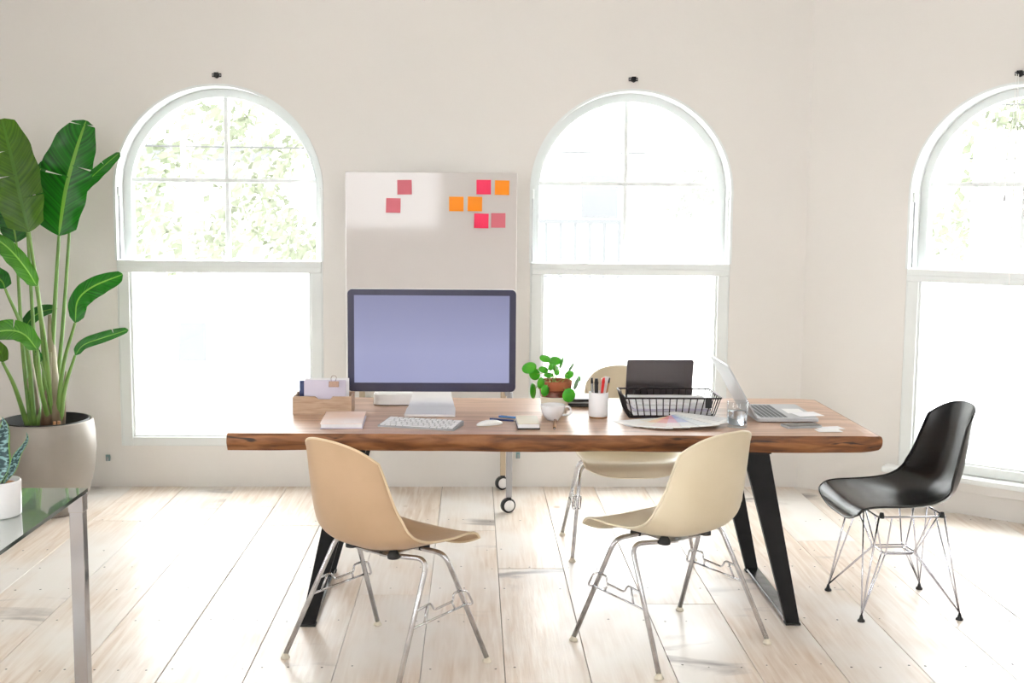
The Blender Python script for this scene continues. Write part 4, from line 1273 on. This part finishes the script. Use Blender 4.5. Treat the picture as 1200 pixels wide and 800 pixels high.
# ------------------------------------------------------------------ big potted plant by the left window
PX, PY = -2.105, 5.80
bp_ = empty('potted_plant', (PX, PY, 0), 0, 'tall broad-leaved plant in a round taupe planter by the left window', 'plant')
obj('planter', L([(0, 0), (.150, 0), (.160, .006), (.196, .10), (.222, .21), (.233, .32), (.230, .40), (.222, .455), (.218, .462), (.210, .462), (.206, .450), (.205, .40), (0, .38)], n=72), M['potgrey'], bp_)
obj('liner', L([(.205, .455), (.203, .466), (.196, .466), (.192, .385), (0, .385)], n=48), M['potinner'], bp_)
obj('soil', L([(0, .405), (.1, .407), (.191, .40)], n=36), M['soil'], bp_)
LEAVES = [
    ([(-2.004, 5.78, 1.364), (-1.969, 5.78, 1.573), (-1.923, 5.78, 1.756), (-1.877, 5.78, 1.918)], 0.112, 0.150, [(-2.086, 5.8, 0.48), (-2.054, 5.79, 0.849), (-2.004, 5.78, 1.364)], 0, [(0, 0.6), (1, 0.5), (1, .955), (0, .965)]),
    ([(-2.087, 5.62, 1.383), (-2.121, 5.62, 1.53), (-2.161, 5.62, 1.707), (-2.216, 5.62, 1.91)], 0.121, 0.121, [(-2.104, 5.8, 0.467), (-2.073, 5.71, 0.899), (-2.087, 5.62, 1.383)], 1, [(1, 0.72), (1, 0.5), (0, 0.3)]),
    ([(-1.994, 5.95, 1.546), (-1.908, 5.95, 1.639), (-1.831, 5.95, 1.715), (-1.771, 5.95, 1.774)], 0.039, 0.026, [(-2.078, 5.8, 0.48), (-2.042, 5.875, 0.84), (-1.994, 5.95, 1.546)], 0, [(1, 0.7)]),
    ([(-2.034, 5.55, 1.136), (-2.075, 5.55, 1.215), (-2.141, 5.55, 1.313), (-2.232, 5.55, 1.399)], 0.040, 0.056, [(-2.079, 5.8, 0.467), (-2.044, 5.675, 0.78), (-2.034, 5.55, 1.136)], 2, []),
    ([(-1.9, 5.66, 0.954), (-1.881, 5.66, 1.061), (-1.798, 5.66, 1.13), (-1.64, 5.66, 1.192)], 0.061, 0.045, [(-2.054, 5.8, 0.468), (-1.988, 5.73, 0.731), (-1.9, 5.66, 0.954)], 0, []),
    ([(-1.925, 5.72, 0.791), (-1.883, 5.72, 0.841), (-1.792, 5.72, 0.875), (-1.685, 5.72, 0.909)], 0.025, 0.033, [(-2.037, 5.8, 0.468), (-1.993, 5.76, 0.622), (-1.925, 5.72, 0.791)], 0, [(1, 0.75)]),
    ([(-2.023, 5.5, 0.842), (-2.075, 5.5, 0.913), (-2.136, 5.5, 0.937), (-2.246, 5.5, 0.92)], 0.055, 0.047, [(-2.087, 5.8, 0.467), (-2.068, 5.65, 0.639), (-2.023, 5.5, 0.842)], 2, [(0, 0.5)]),
    ([(-2.209, 5.56, 0.777), (-2.211, 5.56, 0.826), (-2.249, 5.56, 0.866), (-2.319, 5.56, 0.881)], 0.040, 0.048, [(-2.195, 5.8, 0.459), (-2.201, 5.68, 0.634), (-2.209, 5.56, 0.777)], 1, []),
    ([(-2.239, 5.7, 1.113), (-2.254, 5.7, 1.145), (-2.293, 5.7, 1.165), (-2.381, 5.7, 1.177)], 0.057, 0.057, [(-2.162, 5.8, 0.467), (-2.17, 5.75, 0.853), (-2.239, 5.7, 1.113)], 0, []),
    ([(-2.253, 5.95, 0.865), (-2.225, 5.95, 0.934), (-2.173, 5.95, 0.977), (-2.105, 5.95, 0.994)], 0.030, 0.039, [(-2.162, 5.8, 0.467), (-2.215, 5.875, 0.669), (-2.253, 5.95, 0.865)], 0, []),
    ([(-2.285, 5.98, 1.324), (-2.303, 5.98, 1.417), (-2.341, 5.98, 1.51), (-2.379, 5.98, 1.615)], 0.095, 0.077, [(-2.178, 5.8, 0.467), (-2.24, 5.89, 0.837), (-2.285, 5.98, 1.324)], 0, []),
    ([(-2.231, 5.98, 1.545), (-2.195, 5.98, 1.621), (-2.168, 5.98, 1.68), (-2.141, 5.98, 1.738)], 0.034, 0.030, [(-2.137, 5.8, 0.467), (-2.181, 5.89, 0.838), (-2.231, 5.98, 1.545)], 0, []),
    ([(-2.046, 5.6, 0.773), (-2.053, 5.6, 0.797), (-2.068, 5.6, 0.813), (-2.087, 5.6, 0.83)], 0.016, 0.016, [(-2.07, 5.8, 0.467), (-2.055, 5.7, 0.61), (-2.046, 5.6, 0.773)], 0, []),
]
def blade(mid, hl, hr, tears, fold=.35, seed=0):
    rnd = random.Random(seed)
    pts = catmull(mid, 14)
    # even sampling by arc length
    n_ = 56
    cum = [0]
    for a, b_ in zip(pts, pts[1:]): cum.append(cum[-1] + (b_ - a).length)
    def at_(t):
        s = t * cum[-1]
        for i in range(len(cum) - 1):
            if s <= cum[i + 1] + 1e-9:
                k = (s - cum[i]) / max(1e-9, cum[i + 1] - cum[i]); return pts[i].lerp(pts[i + 1], k)
        return pts[-1]
    bm = bmesh.new(); uvl = bm.loops.layers.uv.new('UVMap')
    ts = [k / n_ for k in range(n_ + 1)]
    for sd, tt in tears: ts += [tt - .022, tt - .009, tt, tt + .009]
    ts = sorted(set(round(t, 4) for t in ts))
    view = V((0, -1, 0))
    nc = 7
    rows = []
    for t in ts:
        p = at_(t); d = (at_(min(1, t + .02)) - at_(max(0, t - .02))).normalized()
        x = d.cross(view); x = x.normalized() if x.length > .05 else V((1, 0, 0))
        x = -x          # x points to picture right when the leaf points up
        if x.dot(d.cross(view)) > 0: x = -x
        x = V(d.cross(V((0, 1, 0)))).normalized()
        nrm = x.cross(d).normalized()
        prof = (math.sin(PI * min(1, t * .86 + .10)) ** .48) if t < .97 else (math.sin(PI * min(1, t * .86 + .10)) ** .48) * (1 - (t - .97) / .03 * .75)
        prof = max(.0, prof * min(1, (t / .07) ** .6 if t > 0 else .05))
        row = []
        for i in range(-nc, nc + 1):
            k = abs(i) / nc; sgn = 1 if i > 0 else -1
            w_ = (hr if sgn > 0 else hl) * prof
            for sd, tt in tears:
                if (sd == 1) == (sgn > 0) and abs(t - tt) < .0095:
                    w_ *= .22 if abs(t - tt) < .001 else .98
            wav = .010 * math.sin(t * 26 + seed + (2 if sgn > 0 else 0)) * k * k * min(1, w_ / .08)
            q = p + x * sgn * w_ * k * math.cos(fold * k) + nrm * (w_ * k * math.sin(fold) * .8 - w_ * k * k * .28 + wav)
            # picture tears droop a little
            row.append((q, (.5 + .5 * sgn * k, t)))
        rows.append(row)
    vs = [[bm.verts.new(q[0]) for q in r] for r in rows]
    for j in range(len(vs) - 1):
        for i in range(2 * nc):
            f = bm.faces.new((vs[j][i], vs[j][i + 1], vs[j + 1][i + 1], vs[j + 1][i])); f.smooth = True
            for lp, (jj, ii) in zip(f.loops, ((j, i), (j, i + 1), (j + 1, i + 1), (j + 1, i))):
                lp[uvl].uv = rows[jj][ii][1]
    return bm
org = V((PX, PY, 0))
for i, (mid, hl, hr, st, tone, tears) in enumerate(LEAVES):
    mm_ = [V(p) - org for p in mid]
    # give each leaf real depth: tip arches back or forward
    for k in range(len(mm_)):
        t = k / (len(mm_) - 1)
        mm_[k].y += (-.10 if i in (3, 4, 6, 7) else .06) * t * t
    lf = obj('leaf', blade(mm_, hl, hr, tears, .35 if tone != 1 else .22, i), M['leaf%d' % tone], bp_)
    ss = [V(p) - org for p in st]
    ss[-1] = mm_[0].copy()
    ss[0].z = .43
    path = catmull([ss[0], ss[1], ss[2]], 10)
    rr = [.0165 * (1 - .52 * k / (len(path) - 1)) * (1.0 if i < 2 else .85) for k in range(len(path))]
    if i == 12: rr = [r_ * .5 for r_ in rr]
    obj('leaf_stalk', T(path, rr, n=8), M['stalk'], lf)
# sheathed stem clumps
for (x, y, tx, hz, r_) in ((-2.055, 5.79, -2.065, .98, .036), (-2.095, 5.77, -2.06, .80, .030), (-2.150, 5.82, -2.185, .84, .026), (-2.03, 5.80, -2.00, .70, .018), (-2.190, 5.84, -2.20, .66, .018)):
    b0 = V((x, y, .42)) - org; b1 = V((tx, y, hz)) - org
    obj('stem_sheath', T([b0, b0.lerp(b1, .35), b0.lerp(b1, .7), b1], [r_, r_ * .82, r_ * .55, r_ * .22], n=10), M['sheath'], bp_)
for x, y in ((.085, -.13), (.10, -.115)):
    obj('cut_stub', T([(x, y, .42), (x + .004, y, .475)], .008, n=8), M['pencilwood'], bp_)

# ------------------------------------------------------------------ glass and chrome side table, snake plant, magazine
GTZ = .72
gt = empty('glass_table', (-1.45, 2.6, 0), 0, 'glass-topped table with square chrome legs in the left foreground', 'table')
gO = V((-1.45, 2.6, 0))
gx0, gx1, gy0, gy1 = -1.82, -1.078, 1.95, 3.272
bm = B(V(((gx0 + gx1) / 2, (gy0 + gy1) / 2, GTZ - .005)) - gO, (gx1 - gx0, gy1 - gy0, .010))
for f in bm.faces: f.material_index = 0 if abs(f.normal.z) > .5 else 1
obj('glass_top', bm, [M['tableglass'], M['glassedge']], gt)
lw = .038
for x in (gx0 + lw / 2 + .003, gx1 - lw / 2 - .003):
    for y in (gy0 + lw / 2 + .003, gy1 - lw / 2 - .003):
        lg = obj('leg', B(V((x, y, (GTZ - .012) / 2)) - gO, (lw, lw, GTZ - .014), bevel=.003), M['chrome'], gt)
        obj('corner_collar', B(V((x, y, GTZ - .036)) - gO, (lw + .003, lw + .003, .048), bevel=.002), M['chrome'], lg)
for y in (gy0 + .022, gy1 - .022):
    obj('apron_rail', B(V(((gx0 + gx1) / 2, y, GTZ - .030)) - gO, (gx1 - gx0 - 2 * lw - .01, .028, .034), bevel=.002), M['chrome'], gt)

SX, SY = -1.208, 2.975
sp_ = empty('potted_plant', (SX, SY, GTZ + .0005), 0, 'banded snake plant in a white pot on the glass table', 'plant')
obj('pot', L([(0, 0), (.052, 0), (.056, .004), (.0575, .088), (.056, .091), (.052, .091), (.050, .078), (0, .078)], n=48), M['ceramic'], sp_)
obj('soil', L([(0, .081), (.03, .082), (.0505, .079)], n=28), noisy(mat('terracotta_gravel', (.45, .2, .1), .9), (.38, .15, .07), (.55, .28, .15), 60), sp_)
def sword(base, tip, wd, bend, tw):
    bm = bmesh.new(); uvl = bm.loops.layers.uv.new('UVMap')
    base, tip = V(base), V(tip); n_ = 16
    rows = []
    for k in range(n_ + 1):
        t = k / n_
        p = base.lerp(tip, t) + V((bend * math.sin(PI * t), 0, 0)) + V((.010 * math.sin(t * 9), 0, 0)) * t
        w_ = wd * (.55 + .45 * math.sin(PI * min(1, t * 1.1))) * (1 - t ** 5) + .0005
        a = tw * t
        x = V((math.cos(a), math.sin(a), 0))
        y = V((-math.sin(a), math.cos(a), 0))
        rows.append([(p + x * (u * w_) + y * (abs(u) ** 2 * w_ * -.5 + s * .0016), (.5 + .5 * u, t)) for u, s in ((-1, 0), (-.5, -1), (0, -1), (.5, -1), (1, 0), (.5, 1), (0, 1), (-.5, 1))])
    vs = [[bm.verts.new(q[0]) for q in r] for r in rows]
    for j in range(n_):
        for i in range(8):
            i2 = (i + 1) % 8
            f = bm.faces.new((vs[j][i], vs[j][i2], vs[j + 1][i2], vs[j + 1][i])); f.smooth = True
            for lp, (jj, ii) in zip(f.loops, ((j, i), (j, i2), (j + 1, i2), (j + 1, i))): lp[uvl].uv = rows[jj][ii][1]
    bm.faces.new(vs[-1]); bm.faces.new(vs[0][::-1])
    bmesh.ops.recalc_face_normals(bm, faces=bm.faces)
    return bm
for bs, tp, wd, be, tw in (((.000, 0, .078), (.020, -.01, .255), .030, .006, .3), ((.012, -.005, .078), (.082, -.02, .218), .0105, .012, .5), ((-.022, .01, .078), (-.050, .02, .20), .024, -.006, -.2), ((-.008, .018, .078), (-.015, .03, .235), .022, 0, .2)):
    obj('leaf', sword(bs, tp, wd, be, tw), M['snake'], sp_)
mg = empty('magazine', (-1.31, 2.775, GTZ + .0005), math.radians(4), 'white magazine lying on the glass table before the snake plant', 'magazine')
obj('pages', B((0, 0, .006), (.20, .16, .011), bevel=.001), M['paper'], mg)
obj('cover', B((0, 0, .0125), (.202, .162, .0015)), M['lavender'], mg)
